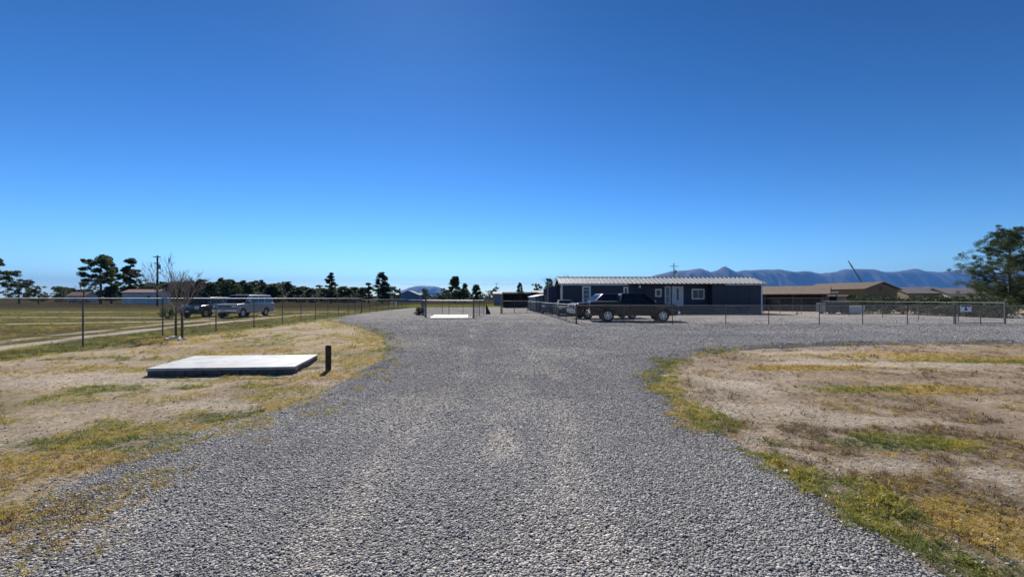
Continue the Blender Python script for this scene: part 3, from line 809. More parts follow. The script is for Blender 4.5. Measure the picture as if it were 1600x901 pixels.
def pad_material():
    m = bpy.data.materials.new('painted_pad')
    t, b = nodes_of(m)
    b.inputs['Roughness'].default_value = 0.62
    tc = t.nodes.new('ShaderNodeTexCoord')
    n = t.nodes.new('ShaderNodeTexNoise'); n.inputs['Scale'].default_value = 2.2; n.inputs['Detail'].default_value = 8; n.inputs['Roughness'].default_value = 0.7; n.inputs['Distortion'].default_value = 0.6
    t.links.new(tc.outputs['Object'], n.inputs['Vector'])
    r = t.nodes.new('ShaderNodeValToRGB'); els = r.color_ramp.elements
    els[0].position = 0.33; els[0].color = (0.17, 0.175, 0.172, 1); els[1].position = 0.62; els[1].color = (0.40, 0.41, 0.405, 1)
    e = els.new(0.46); e.color = (0.32, 0.335, 0.338, 1)
    t.links.new(n.outputs['Fac'], r.inputs['Fac'])
    n3_ = t.nodes.new('ShaderNodeTexNoise'); n3_.inputs['Scale'].default_value = 0.9; n3_.inputs['Detail'].default_value = 10; n3_.inputs['Roughness'].default_value = 0.78
    t.links.new(tc.outputs['Object'], n3_.inputs['Vector'])
    st = t.nodes.new('ShaderNodeMapRange'); st.inputs[1].default_value = 0.50; st.inputs[2].default_value = 0.66; st.inputs[4].default_value = 0.75
    t.links.new(n3_.outputs['Fac'], st.inputs[0])
    sx = t.nodes.new('ShaderNodeMix'); sx.data_type = 'RGBA'; sx.inputs[7].default_value = (0.20, 0.175, 0.14, 1)
    t.links.new(st.outputs[0], sx.inputs[0]); t.links.new(r.outputs['Color'], sx.inputs[6]); t.links.new(sx.outputs[2], b.inputs['Base Color'])
    bp = t.nodes.new('ShaderNodeBump'); bp.inputs['Strength'].default_value = 0.25; bp.inputs['Distance'].default_value = 0.01
    t.links.new(n.outputs['Fac'], bp.inputs['Height']); t.links.new(bp.outputs['Normal'], b.inputs['Normal'])
    MATS['painted_pad'] = m
    return m
def gt(px, py, z):
    s = (py - HOR) / (CAMH - z)
    return ((px - 800.0) / s, FPX / s)
pad('pale blue-white concrete pad edged with blocks on the weedy dirt', [gt(228, 575.5, .135), gt(460, 572.5, .135), gt(497, 553.5, .135), gt(305, 555.5, .135)], 0.135)
pad('thin white slab inside the wire enclosure', [gt(671, 496.3, .12), gt(731, 496.3, .12), gt(732, 491.5, .12), gt(679, 491.5, .12)], 0.12, False)
x, y = g(513, 578)
b = MB().lathe([(0.062, -0.25), (0.062, 0.50), (0.060, 0.545), (0.052, 0.55), (0.05, 0.545), (0.05, 0.1)], 16)
bo = b.obj('bollard', mat('rusty_pipe', (0.052, 0.030, 0.024), 0.8, 0.2, 0.4, 14, 0.3, 60), None, smooth=True, loc=(x, y, sz(x, y)))
tag(bo, 'short rusty dark pipe post standing beside the blue-white pad', 'post')

# ------------------------------------------------------------------ vehicles
def wheel(parent, x, y, r, wd, side, nsp=6, rimr=0.62, rim_mat=None):
    w_ = MB().lathe([(r * 0.60, -wd * .36), (r * .72, -wd * .5), (r * .93, -wd * .46), (r, -wd * .30), (r, wd * .30), (r * .93, wd * .46), (r * .72, wd * .5), (r * .60, wd * .36)], 28, 'y', closed=True)
    hub = MB().lathe([(r * .30, -wd * .30), (r * .30, wd * .30), (0.001, wd * .30)], 16, 'y').obj('wheel', BLACKP, parent, loc=(x, y, r))
    w_.obj('tyre', RUBBER, hub, smooth=True)
    rm = MB().lathe([(r * rimr, wd * .20), (r * rimr, wd * .40), (r * (rimr - .09), wd * .40), (r * (rimr - .09), wd * .20)], 28, 'y', closed=True)
    ys = wd * .33 * side
    for k in range(nsp):
        a = 2 * PI * k / nsp + .3
        c = Vector((math.cos(a), 0, math.sin(a)))
        n_ = Vector((-math.sin(a), 0, math.cos(a)))
        q = [c * r * .1 - n_ * r * .10, c * r * (rimr - .04) - n_ * r * .075, c * r * (rimr - .04) + n_ * r * .075, c * r * .1 + n_ * r * .10]
        rm.slab([p + Vector((0, wd * .30, 0)) for p in q], (0, 1, 0), wd * .07)
    rm.lathe([(r * .2, wd * .3), (r * .17, wd * .42), (0.001, wd * .43)], 16, 'y')
    o = rm.obj('rim', rim_mat or ALLOY, hub)
    back = MB().lathe([(r * .6, wd * .12), (0.001, wd * .12)], 20, 'y').obj('brake_disc', BLACKP, hub)
    if side < 0:
        hub.rotation_euler = (0, 0, PI)
    return hub
def arch_pts(cx, rw, ra, zb, n=10):
    a0 = math.acos(max(-1, min(1, (ra ** 2 - (rw - zb) ** 2) ** .5 / ra)))
    a0 = -math.asin((rw - zb) / ra)
    out = []
    for i in range(n + 1):
        a = PI - a0 - (PI - 2 * a0) * i / n
        out.append((cx + ra * math.cos(a), rw + ra * math.sin(a)))
    return out
def vehicle(name, label, cat, loc, heading, paint, S):
    t = thing(name, (loc[0], loc[1], loc[2] if len(loc) > 2 else sz(loc[0], loc[1])), heading, label, cat)
    W = S['W']; hw = W / 2; zb = S['zb']; rw = S['rw']; xf, xr = S['axles']
    ra = rw * 1.17
    bot = [(S['rear'], zb + .12), (S['rear'] + .12, zb)] + arch_pts(xr, rw, ra, zb) + arch_pts(xf, rw, ra, zb) + [(S['front'] - .1, zb), (S['front'], zb + .12)]
    poly = bot + S['top']
    MB().prism(poly, -hw, hw).obj('body', paint, t, bevel=S.get('bev', .045), seg=3, smooth=True)
    MB().box(((S['front'] + S['rear']) / 2, 0, zb + .22), (S['front'] - S['rear'] - .3, W - .62, .5)).obj('chassis', BLACKP, t)
    if 'side_lower' in S:
        for sd in (-1, 1):
            MB().box(((xf + xr) / 2, sd * (hw + .004), zb + .16), (xf - xr - 2 * ra - .04, .012, .26)).obj('side_sill', S['side_lower'], t)
    # greenhouse
    (b0, b1), zbelt, (r0, r1), zr = S['cab']
    zbelt -= .03
    hb, ht = hw - .045, hw - S.get('tumble', .19)
    B = [Vector((b0, -hb, zbelt)), Vector((b1, -hb, zbelt)), Vector((b1, hb, zbelt)), Vector((b0, hb, zbelt))]
    T = [Vector((r0, -ht, zr)), Vector((r1, -ht, zr)), Vector((r1, ht, zr)), Vector((r0, ht, zr))]
    cb = MB().add(B + T, [(3, 2, 1, 0), (4, 5, 6, 7), (0, 1, 5, 4), (1, 2, 6, 5), (2, 3, 7, 6), (3, 0, 4, 7)])
    cab = cb.obj('cab', S.get('cab_paint', paint), t, bevel=.06, seg=3, smooth=True)
    def pane(nm, f, u0, u1, v0, v1, uu=None, parent=t):
        """f: base-left, base-right, top-left, top-right"""
        bl, br, tl, tr = f
        def P(u, v): return (bl.lerp(br, u)).lerp(tl.lerp(tr, u), v)
        q = [P(u0, v0), P(u1, v0), P(u1 if uu is None else uu[1], v1), P(u0 if uu is None else uu[0], v1)]
        n = (q[1] - q[0]).cross(q[3] - q[0]).normalized()
        c = sum(q, Vector()) / 4
        if n.dot(c - Vector(((b0 + b1) / 2, 0, (zbelt + zr) / 2))) < 0: n = -n
        return MB().slab([p - n * .004 for p in q], n, .014).obj(nm, GLASS, parent)
    pane('windscreen', (B[1], B[2], T[1], T[2]), .07, .93, .10, .90)
    pane('rear_window', (B[3], B[0], T[3], T[0]), .10, .90, S.get('rwv', .14), .88)
    for (u0, u1) in S['wins']:
        pane('side_window', (B[0], B[1], T[0], T[1]), u0, u1, .16, .88)
        pane('side_window', (B[3], B[2], T[3], T[2]), u0, u1, .16, .88)
    for (d0, d1) in S['doors']:
        for sd in (-1, 1):
            o = MB().box(((d0 + d1) / 2, sd * (hw + .003), (zb + .22 + zbelt - .06) / 2), (d1 - d0 - .02, .018, zbelt - .06 - zb - .22)).obj('door', paint, t, bevel=.006, seg=1)
            MB().box((d0 + .16, sd * (hw + .025), zbelt - .17), (.17, .03, .035)).obj('handle', S.get('handle', CHROME), o, bevel=.006, seg=1)
    zf = S['lampz']; fx = S['front']
    for sd in (-1, 1):
        MB().box((fx - .03 - S.get('lampback', 0), sd * (hw - .21), zf), (.12, .34, S.get('lamph', .2))).obj('headlight', LENS, t, bevel=.03)
        MB().box((fx - .035 - S.get('lampback', 0), sd * (hw - .21), zf - S.get('lamph', .2) / 2 - .045), (.11, .32, .06)).obj('turn_signal', AMBER, t, bevel=.015)
        MB().box((S['rear'] + .02, sd * (hw - .1), S['tailz']), (.08, .17, S.get('tailh', .4))).obj('tail_light', TAIL, t, bevel=.02)
        m = MB().box((b1 - .12 + S.get('mirx', 0), sd * (hw + .13), zbelt + .14), (.11, .22, .17)).obj('mirror', S.get('mirror', BLACKP), t, bevel=.03)
        MB().box((b1 - .12 + S.get('mirx', 0), sd * (hw + .02), zbelt + .07), (.05, .12, .04)).obj('mirror_arm', BLACKP, m)
    gr = MB().box((fx - .01 - S.get('lampback', 0), 0, zf - .01), (.07, W - .90, S.get('grh', .27))).obj('grille', BLACKP, t, bevel=.015)
    for k in range(S.get('bars', 3)):
        zz = zf - .01 + (k - (S.get('bars', 3) - 1) / 2) * S.get('grh', .27) * .42
        MB().box((fx + .032 - S.get('lampback', 0), 0, zz), (.025, W - .88, .03)).obj('bar', S.get('chrome', CHROME), gr, bevel=.005, seg=1)
    bm_ = S.get('bumper', CHROME)
    fb = MB().box((fx + .05, 0, zb + .20), (.20, W - .02, .24)).obj('bumper', bm_, t, bevel=.05)
    MB().box((fx + .155, 0, zb + .21), (.012, .31, .15)).obj('licence_plate', WHITEP, fb)
    MB().box((S['rear'] - .06, 0, zb + .22), (.18, W - .06, .2)).obj('bumper', bm_, t, bevel=.04)
    for x in (xf, xr):
        for sd in (-1, 1):
            wheel(t, x, sd * (hw - S['tw'] / 2 - .015), rw, S['tw'], sd, S.get('spokes', 6), S.get('rimr', .62), S.get('rim'))
    return t
def paint(name, col, metal=0.35, rough=0.28, coat=0.5, spec=0.5): return mat(name, col, rough, metal, 0.05, 3, coat=coat, spec=spec)
PK = dict(W=1.96, zb=.42, rw=.40, axles=(1.82, -1.82), front=2.78, rear=-3.0, tw=.27,
          top=[(2.80, .78), (2.77, 1.10), (2.62, 1.17), (1.35, 1.24), (1.22, 1.22), (-1.02, 1.24), (-1.06, 1.30), (-2.98, 1.31), (-3.02, 1.28), (-3.02, .72)],
          cab=((-1.02, 1.42), 1.22, (-.86, .62), 1.90), wins=[(.06, .40), (.44, .80)], doors=[(-.92, .12), (.14, 1.14)], lampz=.98, tailz=1.02, lamph=.24, grh=.34, rimr=.66, tumble=.22)
BLK = paint('black_paint', (0.006, 0.006, 0.007), 0.0, 0.2, 0.1, 0.2)
p = dict(PK); p['handle'] = BLACKP
black = vehicle('pickup_truck', 'black crew-cab pickup facing the house end of the wire fence', 'pickup', (8.35, 29.9), R(-4.0), BLK, p)
tb = MB()
tb.box((-2.02, 0, 1.335), (1.86, 1.76, .05)); tb.obj('bed_cover', BLACKP, black, bevel=.015)
MAR = paint('maroon_paint', (0.060, 0.014, 0.016), 0.3, 0.22, 1.0)
p = dict(PK); p['top'] = [(2.80, .82), (2.76, 1.12), (2.58, 1.21), (1.35, 1.30), (1.22, 1.26), (-1.02, 1.27), (-1.06, 1.31), (-2.98, 1.32), (-3.02, 1.28), (-3.02, .72)]
p['cab'] = ((-1.02, 1.40), 1.25, (-.86, .55), 1.93); p['bars'] = 2; p['grh'] = .40
vehicle('pickup_truck', 'dark maroon pickup parked behind the black pickup, facing the other way', 'pickup', (7.35, 34.0), R(192), MAR, p)
SED = dict(W=1.78, zb=.28, rw=.32, axles=(1.35, -1.35), front=2.25, rear=-2.3, tw=.21,
           top=[(2.28, .50), (2.24, .70), (2.05, .80), (1.05, .93), (.9, .92), (-1.5, .96), (-2.25, .95), (-2.32, .85), (-2.32, .5)],
           cab=((-1.55, 1.15), .93, (-.85, .30), 1.42), wins=[(.10, .46), (.50, .86)], doors=[(-.9, -.02), (0, .95)], lampz=.64, tailz=.78, lamph=.14, tailh=.16, grh=.14, bars=2, tumble=.28, bev=.07)
SILV = paint('grey_silver_paint', (0.045, 0.048, 0.055), 0.0, 0.6, 0.0, 0.05)
SED['chrome'] = BLACKP
SED['bumper'] = SILV; SED['handle'] = SILV
vehicle('sedan', 'grey sedan tucked between the maroon pickup and the blue house', 'car', (4.9, 40.0), R(-90), SILV, SED)
SUB = dict(W=1.98, zb=.40, rw=.385, axles=(1.75, -1.62), front=2.68, rear=-2.92, tw=.26,
           top=[(2.70, .78), (2.68, 1.08), (2.58, 1.13), (1.35, 1.20), (1.25, 1.20), (-2.86, 1.20), (-2.93, 1.1), (-2.93, .72)],
           cab=((-2.88, 1.42), 1.19, (-2.62, .72), 1.90), wins=[(.025, .31), (.345, .56), (.59, .815)], doors=[(-1.02, .02), (.04, 1.16)], lampz=.96, tailz=1.0, lamph=.17, grh=.30, tumble=.17, rimr=.60)
SB = paint('silver_blue_paint', (0.22, 0.245, 0.285), 0.0, 0.3)
SUB['side_lower'] = mat('silver_lower', (0.30, 0.31, 0.32), .35, .4, .05, 3)
sub = vehicle('suv', 'long silver-blue SUV with chrome grille parked in the field by the fence', 'suv', (-23.5, 38.0), R(-90), SB, SUB)
rk = MB()
for sd in (-1, 1): rk.tube((-2.3, sd * .62, 1.945), (.35, sd * .62, 1.945), .018, n=6)
for x in (-2.2, .3):
    for sd in (-1, 1): rk.box((x, sd * .62, 1.92), (.06, .04, .06))
rk.obj('roof_rack', BLACKP, sub)
DK = dict(W=1.78, zb=.34, rw=.36, axles=(1.3, -1.35), front=2.15, rear=-2.2, tw=.23,
          top=[(2.17, .62), (2.12, .88), (1.95, 1.0), (1.1, 1.08), (1.0, 1.07), (-2.12, 1.10), (-2.22, 1.0), (-2.22, .6)],
          cab=((-2.15, 1.25), 1.08, (-1.85, .50), 1.73), wins=[(.05, .32), (.36, .60), (.63, .86)], doors=[(-.9, .0), (.02, 1.0)], lampz=.84, tailz=.98, lamph=.2, grh=.2, tumble=.22, bev=.07, bars=2)
NAV = paint('navy_paint', (0.022, 0.028, 0.048), 0.3, 0.2)
DK['bumper'] = NAV
vehicle('suv', 'small dark navy SUV parked beside the silver-blue one', 'suv', (-26.55, 37.6), R(-90), NAV, DK)

# ------------------------------------------------------------------ the blue house
HX0, HX1, HY, HD = 5.06, 25.45, 44.0, 4.4
BLUE = mat('navy_siding', (0.036, 0.042, 0.060), 0.75, 0, 0.12, 1.5)
BLUED = mat('navy_skirting', (0.052, 0.052, 0.076), 0.85, 0, 0.2, 3)
BLUEL = mat('blue_panel', (0.040, 0.060, 0.105), 0.75, 0, 0.12, 2)
ROOFM = mat('pale_metal_roof', (0.25, 0.262, 0.265), 0.5, 0.2, 0.16, 1.2)
hs = thing('mobile_home', (HX0, HY, 0), 0, 'long navy-blue single-storey house with a pale ribbed metal roof', 'house')
Lh = HX1 - HX0
EZ, RZ = 3.08, 3.80
REC0, REC1, RECD = 7.30, 15.35, 1.0
def hbox(nm, x0, x1, y0, y1, z0, z1, m, parent=hs, bevel=0): return MB().box(((x0 + x1) / 2, (y0 + y1) / 2, (z0 + z1) / 2), (x1 - x0, y1 - y0, z1 - z0)).obj(nm, m, parent, bevel=bevel)
hbox('wall', 0, REC0, 0, .14, .80, EZ - .1, BLUE)
hbox('wall', REC1, Lh, 0, .14, .80, EZ - .1, BLUE)
hbox('porch_wall', REC0 + .003, REC1 - .003, RECD, RECD + .14, .80, EZ - .05, BLUE)
hbox('porch_side_wall', REC0 - .14, REC0, .143, RECD + .14, .80, EZ - .05, BLUE)
hbox('porch_side_wall', REC1, REC1 + .14, .143, RECD + .14, .80, EZ - .05, BLUE)
hbox('porch_floor', REC0 + .004, REC1 - .004, .05, RECD - .003, .62, .78, DWOOD)
hbox('back_wall', 0, Lh, HD - .14, HD, .0, EZ - .1, BLUE)
# gable ends
for x0 in (0.0, Lh - .12):
    b = MB(); poly = [(.142, .80), (HD - .142, .80), (HD - .142, EZ - .1), (HD / 2, RZ - .12), (.142, EZ - .1)]
    vs = [(x0, y, z) for y, z in poly] + [(x0 + .12, y, z) for y, z in poly]; n = 5
    b.add(vs, [tuple(range(n)), tuple(range(2 * n - 1, n - 1, -1))] + [(i, n + i, n + (i + 1) % n, (i + 1) % n) for i in range(n)])
    b.obj('gable_wall', BLUE, hs)
    for k in range(9):
        yy = .45 + k * .45
        zt = EZ - .1 + (RZ - EZ) * (1 - abs(yy - HD / 2) / (HD / 2)) - .12
        xx = x0 - .02 if x0 == 0 else x0 + .12
        hbox('batten', xx, xx + .02, yy - .025, yy + .025, .81, zt, BLUE)
for k in range(1, 17):
    xk = k * Lh / 17
    if xk < REC0 - .1 or xk > REC1 + .2: hbox('batten', xk - .03, xk + .03, -.018, -.001, .83, EZ - .12, BLUE)
    elif not (11.3 < xk < 12.9 or 13.3 < xk < 15.1 or 9.7 < xk < 10.8): hbox('batten', xk - .03, xk + .03, RECD - .018, RECD - .001, .83, EZ - .12, BLUE)
# skirting panels
nsk = 17
for k in range(nsk):
    hbox('skirting_panel', k * Lh / nsk + .008, (k + 1) * Lh / nsk - .008, .02, .06, 0, .82, BLUED)
hbox('skirting_panel', .02, .06, .07, HD - .15, 0, .79, BLUED); hbox('skirting_panel', Lh - .06, Lh - .02, .07, HD - .15, 0, .79, BLUED)
# trims
for x0 in (-.05, Lh - .09): hbox('corner_trim', x0, x0 + .14, -.035, -.002, .0, EZ - .12, TRIM)
hbox('corner_trim', -.08, -.05, -.03, .12, .0, EZ - .12, TRIM)
hbox('fascia', -.25, REC0 - .6, -.30, -.27, EZ - .16, EZ + .01, TRIM)
hbox('fascia', REC1 + 1.2, Lh + .25, -.30, -.27, EZ - .13, EZ + .01, TRIM)
hbox('fascia', REC0 - .598, REC1 + 1.198, -.30, -.27, EZ - .10, EZ + .01, BLACKP)  # black strip painting in the deeper shade at the porch eave, no trim here
hbox('soffit', -.2, Lh + .2, -.268, -.005, EZ - .11, EZ - .075, BLUE)
# roof deck and ribbed panels
b = MB(); a = .30
poly = [(-a, EZ - .02), (HD / 2, RZ - .0), (HD + a, EZ - .02), (HD + a, EZ - .07), (HD / 2, RZ - .07), (-a, EZ - .07)]
vs = [(-.25, y, z) for y, z in poly] + [(Lh + .25, y, z) for y, z in poly]; n = 6
b.add(vs, [tuple(range(n)), tuple(range(2 * n - 1, n - 1, -1))] + [(i, n + i, n + (i + 1) % n, (i + 1) % n) for i in range(n)])
roof = b.obj('roof', BLACKP, hs)
npan = 46; pw = (Lh + .54) / npan
run = HD / 2 + a + .03; rise = RZ - EZ + .02; slen = math.hypot(run, rise); sang = math.atan2(rise, run)
pb = MB()
prof = [(0, 0), (.0, .0), (.035, .085), (.085, .085), (.12, 0), (pw * .5, .006), (pw, 0)]
pv = []
for yy in (0, slen):
    for x_, z_ in prof[1:]: pv.append((x_, yy, z_))
m_ = len(prof) - 1
pb.add(pv, [(i, i + 1, m_ + i + 1, m_ + i) for i in range(m_ - 1)])
pm = pb.mesh('roof_panel', fix=False); pm.materials.append(ROOFM)
for k in range(npan):
    link('roof_panel', pm, None, roof, (-.27 + k * pw, -a - .03, EZ + .006), (sang, 0, 0))
    link('roof_panel', pm, None, roof, (-.27 + (k + 1) * pw, HD + a + .03, EZ + .006), (sang, 0, PI))
MB().tube((-.28, HD / 2, RZ + .05), (Lh + .28, HD / 2, RZ + .05), .06, n=8).obj('ridge_cap', ROOFM, roof)
for xe in (-.285, Lh + .275):
    b = MB(); b.slab([(xe, -a - .02, EZ - .10), (xe, HD / 2, RZ - .09), (xe, HD / 2, RZ + .05), (xe, -a - .02, EZ + .04)], (1, 0, 0), .02)
    b.slab([(xe, HD + a + .02, EZ - .10), (xe, HD / 2 + .002, RZ - .09), (xe, HD / 2 + .002, RZ + .05), (xe, HD + a + .02, EZ + .04)], (1, 0, 0), .02)
    b.obj('barge_board', TRIM, roof)
def hwindow(px0, px1, z0, z1, y=0.0, bars=(), kind='window', frame=.10, glass=GLASS):
    x0, x1 = (px0 - 800) / 15.34 * (1 + y / HY) - HX0, (px1 - 800) / 15.34 * (1 + y / HY) - HX0
    o = hbox(kind, x0 + .01, x1 - .01, y - .016, y - .002, z0 + .01, z1 - .01, glass)
    f = MB()
    f.box(((x0 + x1) / 2, y - .03, z0 + frame / 2), (x1 - x0, .05, frame)); f.box(((x0 + x1) / 2, y - .03, z1 - frame / 2), (x1 - x0, .05, frame))
    f.box((x0 + frame / 2, y - .031, (z0 + z1) / 2), (frame, .05, z1 - z0 - .002)); f.box((x1 - frame / 2, y - .031, (z0 + z1) / 2), (frame, .05, z1 - z0 - .002))
    f.obj('frame', TRIM, o)
    for kx, hz in bars:
        if kx is not None: hbox('mullion', x0 + (x1 - x0) * kx - .025, x0 + (x1 - x0) * kx + .025, y - .045, y - .0165, z0 + .05, z1 - .05, TRIM, o)
        if hz is not None: hbox('mullion', x0 + .05, x1 - .05, y - .044, y - .0165, z0 + (z1 - z0) * hz - .02, z0 + (z1 - z0) * hz + .02, TRIM, o)
    return o
BLIND = mat('window_blind', (0.10, 0.14, 0.18), 0.25, 0, 0.15, 3)
hwindow(909.5, 923, 1.15, 2.86, 0, [(None, .5), (None, .25), (None, .75)], glass=BLIND, frame=.15)
hwindow(974, 981.5, 1.95, 2.76, 0, frame=.13)
hwindow(1023.5, 1033.5, 1.76, 2.60, RECD, frame=.14)
hwindow(1038.5, 1047.5, 1.02, 2.86, RECD, [(None, .45)], glass=BLIND, frame=.10)
hwindow(1080.5, 1100.5, 1.50, 2.60, RECD, [(.5, None)], frame=.13)
dx0, dx1 = (1049.5 - 800) / 15.34 * (1 + RECD / HY) - HX0, (1067.5 - 800) / 15.34 * (1 + RECD / HY) - HX0
DOORW = mat('door_white', (0.50, 0.53, 0.56), 0.5, 0, .06, 3)
d = hbox('door', dx0, dx1, RECD - .06, RECD - .002, .79, 2.88, DOORW)
hbox('door_glass', (dx0 + dx1) / 2 - .10, (dx0 + dx1) / 2 + .10, RECD - .074, RECD - .061, 1.45, 2.65, GLASS, d)
MB().lathe([(.001, -.05), (.035, -.04), (.035, -.015), (.015, 0)], 10, 'y', (dx0 + .12, RECD - .06, 1.78)).obj('handle', CHROME, d)
for k, zz in ((0, .52), (1, .35), (2, .18)): hbox('porch_step', dx0 - .15, dx1 + .15, .02 - .28 * (k + 1), .02 - .28 * k - .004, 0, zz, DWOOD)
x_ = (999 - 800) / 15.34 - HX0
b = MB(); b.lathe([(.001, .16), (.07, .15), (.10, .05), (.11, -.06), (.08, -.12), (.001, -.14)], 14, 'z', (x_, -.16, 2.78))
lampo = b.obj('porch_lamp', WHITEP, hs, smooth=True)
MB().tube((x_, -.16, 2.9), (x_, -.005, 2.94), .02, n=6).obj('lamp_arm', BLACKP, lampo)
# lean-to at the left end
lt = thing('lean_to', (3.72, 46.6, 0), 0, 'low blue board-sided lean-to against the end of the blue house', 'shed')
b = MB(); poly = [(0, 0), (0, 2.70), (1.28, 3.02), (1.28, 0)]
b.prism(poly, 0, 4.5); b.obj('wall', BLUEL, lt)
for k in range(10):
    yy = .25 + k * .45
    MB().box((-.012, yy, 1.34), (.02, .05, 2.66)).obj('batten', BLUE, lt)
for k in range(3):
    MB().box((.15 + k * .45, -.012, 1.36 + .11 * k), (.06, .022, 2.68 + .2 * k)).obj('batten', TRIM if k == 0 else BLUE, lt)
b = MB(); b.slab([(-.22, -.2, 2.68), (1.30, -.2, 3.06), (1.30, 4.7, 3.06), (-.22, 4.7, 2.68)], (0, 0, 1), .05); b.obj('roof', ROOFM, lt)
sd_ = thing('satellite_dish', (3.98, 47.0, 2.785), 0, 'black satellite dish on the roof corner of the lean-to', 'satellite dish')
MB().tube((0, 0, 0), (0, 0, .62), .025, n=8).obj('mast', GALV, sd_)
MB().tube((.28, .1, .0), (0, 0, .45), .014, n=6).obj('strut', GALV, sd_)
dd = MB().lathe([(.001, 0), (.15, .02), (.28, .07), (.36, .13), (.355, .145), (.27, .09), (.14, .04), (.001, .025)], 20, 'z', closed=False)
dsh = dd.obj('dish', mat('dish_black', (.02, .02, .022), .5, 0, .1, 4), sd_, smooth=True, loc=(0, -.05, .72), rot=(R(38), R(8), 0))
dsh.scale = (1, .62, 1)
MB().tube((0, -.05, .66), (.05, -.32, .95), .012, n=6).obj('feed_arm', GALV, sd_)

# grey storage box, trailer wheel, far shelter
GREYB = mat('grey_blue_sheet', (0.16, 0.19, 0.24), .5, .3, .18, 2.5)
bx = thing('storage_box', (2.72, 50.0, .03), R(4.0), 'grey-blue sheet-metal storage box with a slanted pale lid by the yard fence', 'storage box')
MB().prism([(0, .12), (0, 1.72), (1.0, 1.94), (1.0, .12)], 0, 7.6).obj('box_body', GREYB, bx)
for k in range(6):
    MB().box((-.02, .35 + k * 1.38, .95), (.045, .10, 1.62)).obj('rib', mat('box_rib', (.05, .055, .07), .6, .2, .1, 3), bx)
for k in range(3): MB().box((.10 + k * .40, -.02, 1.0), (.09, .045, 1.62)).obj('rib', MATS['box_rib'], bx)
b = MB(); b.slab([(-.1, -.12, 1.74), (1.1, -.12, 2.0), (1.1, 7.7, 2.0), (-.1, 7.7, 1.74)], (0, 0, 1), .05); b.obj('lid', GALV, bx)
for k in range(2): MB().box((.5, .8 + k * 6.0, .06), (1.0, .2, .13)).obj('skid', DWOOD, bx)
tr = thing('utility_trailer', (3.82, 44.0, .03), R(100), 'small dark trailer with arched mudguard between the storage box and the sedan', 'trailer')
MB().box((0, 0, .62), (2.0, 1.1, .10)).obj('bed', BLACKP, tr, bevel=.01)
for y_ in (-.56, .56): MB().box((0, y_, .82), (2.0, .04, .34)).obj('side_board', GREYB, tr)
MB().box((-.99, 0, .86), (.04, 1.06, .42)).obj('tail_board', GREYB, tr)
MB().tube((1.0, 0, .6), (2.0, 0, .5), .04, n=8).obj('tow_bar', GALVD, tr)
for sd in (-1, 1):
    wheel(tr, 0, sd * .70, .33, .2, sd, 5, .6, WHITEP)
    b = MB()
    for i in range(10):
        a0, a1 = PI * i / 10, PI * (i + 1) / 10
        b.slab([(math.cos(a0) * .44, sd * .70 - .14, .33 + math.sin(a0) * .44), (math.cos(a1) * .44, sd * .70 - .14, .33 + math.sin(a1) * .44),
                (math.cos(a1) * .44, sd * .70 + .14, .33 + math.sin(a1) * .44), (math.cos(a0) * .44, sd * .70 + .14, .33 + math.sin(a0) * .44)], (math.cos(a0), 0, math.sin(a0)), .02)
    b.obj('mudguard', GREYB, tr)
sh = thing('open_shelter', (-1.55, 72.5, .0), 0, 'dark open-fronted shelter with a flat roof at the end of the gravel', 'shelter')
DKS = mat('dark_sheet', (0.035, 0.035, 0.04), .7, .1, .25, 1.5)
MB().box((2.9, 4.4, 1.25), (5.8, .08, 2.5)).obj('back_wall', DKS, sh)
for x_ in (.04, 5.76): MB().box((x_, 2.2, 1.25), (.07, 4.3, 2.5)).obj('side_wall', DKS, sh)
MB().box((2.9, 2.1, 2.58), (6.1, 4.9, .12)).obj('roof', GALVD, sh)
MB().box((2.9, -.37, 2.57), (6.1, .03, .16)).obj('fascia', mat('grey_fascia', (.25, .25, .26), .7, 0, .1, 2), sh)
for x_ in (.04, 2.9, 5.76): MB().box((x_, -.1, 1.26), (.11, .11, 2.52)).obj('post', DWOOD, sh)
wp = MB().box((0, 0, .95), (.16, .16, 2.2)).obj('wooden_post', mat('grey_post_wood', (.22, .19, .165), .9, 0, .3, 8, .4, 30), None, bevel=.01, loc=(-1.1, 43.9, 0))
tag(wp, 'tall weathered wooden gate post at the end of the wide wire gate', 'post')
tp = thing('propped_panel', (-2.62, 43.05, .02), 0, 'dark triangular panel leaning against the fence post', 'panel')
MB().prism([(0, 0), (.52, -.02), (.10, .95), (0, .95)], -.03, .03).obj('board', mat('dark_tarp', (.028, .024, .022), .9, 0, .3, 6), tp, bevel=.006, seg=1)
MB().box((.03, .06, .47), (.06, .05, .94)).obj('batten', DWOOD, tp)

# ------------------------------------------------------------------ foliage builders
def leaf_cloud(clumps, per, leaf, seed, flat=0.7, aspect=0.5):
    """clumps: array of (x,y,z,r). returns verts, quads"""
    r = np.random.default_rng(seed)
    cl = np.repeat(np.asarray(clumps, float), per, axis=0)
    n = len(cl)
    d = r.normal(size=(n, 3)); d /= np.linalg.norm(d, axis=1)[:, None]
    rad = r.random(n) ** 0.45
    P = cl[:, :3] + d * (rad * cl[:, 3])[:, None] * np.array([1, 1, flat])
    u = r.normal(size=(n, 3)) + d * 0.6; u /= np.linalg.norm(u, axis=1)[:, None]
    v = np.cross(u, r.normal(size=(n, 3))); v /= np.linalg.norm(v, axis=1)[:, None]
    s = leaf * r.uniform(.6, 1.4, n)[:, None]
    V = np.stack([P - u * s, P + v * s * aspect, P + u * s, P - v * s * aspect], 1).reshape(-1, 3)
    return V, np.arange(n * 4).reshape(-1, 4)
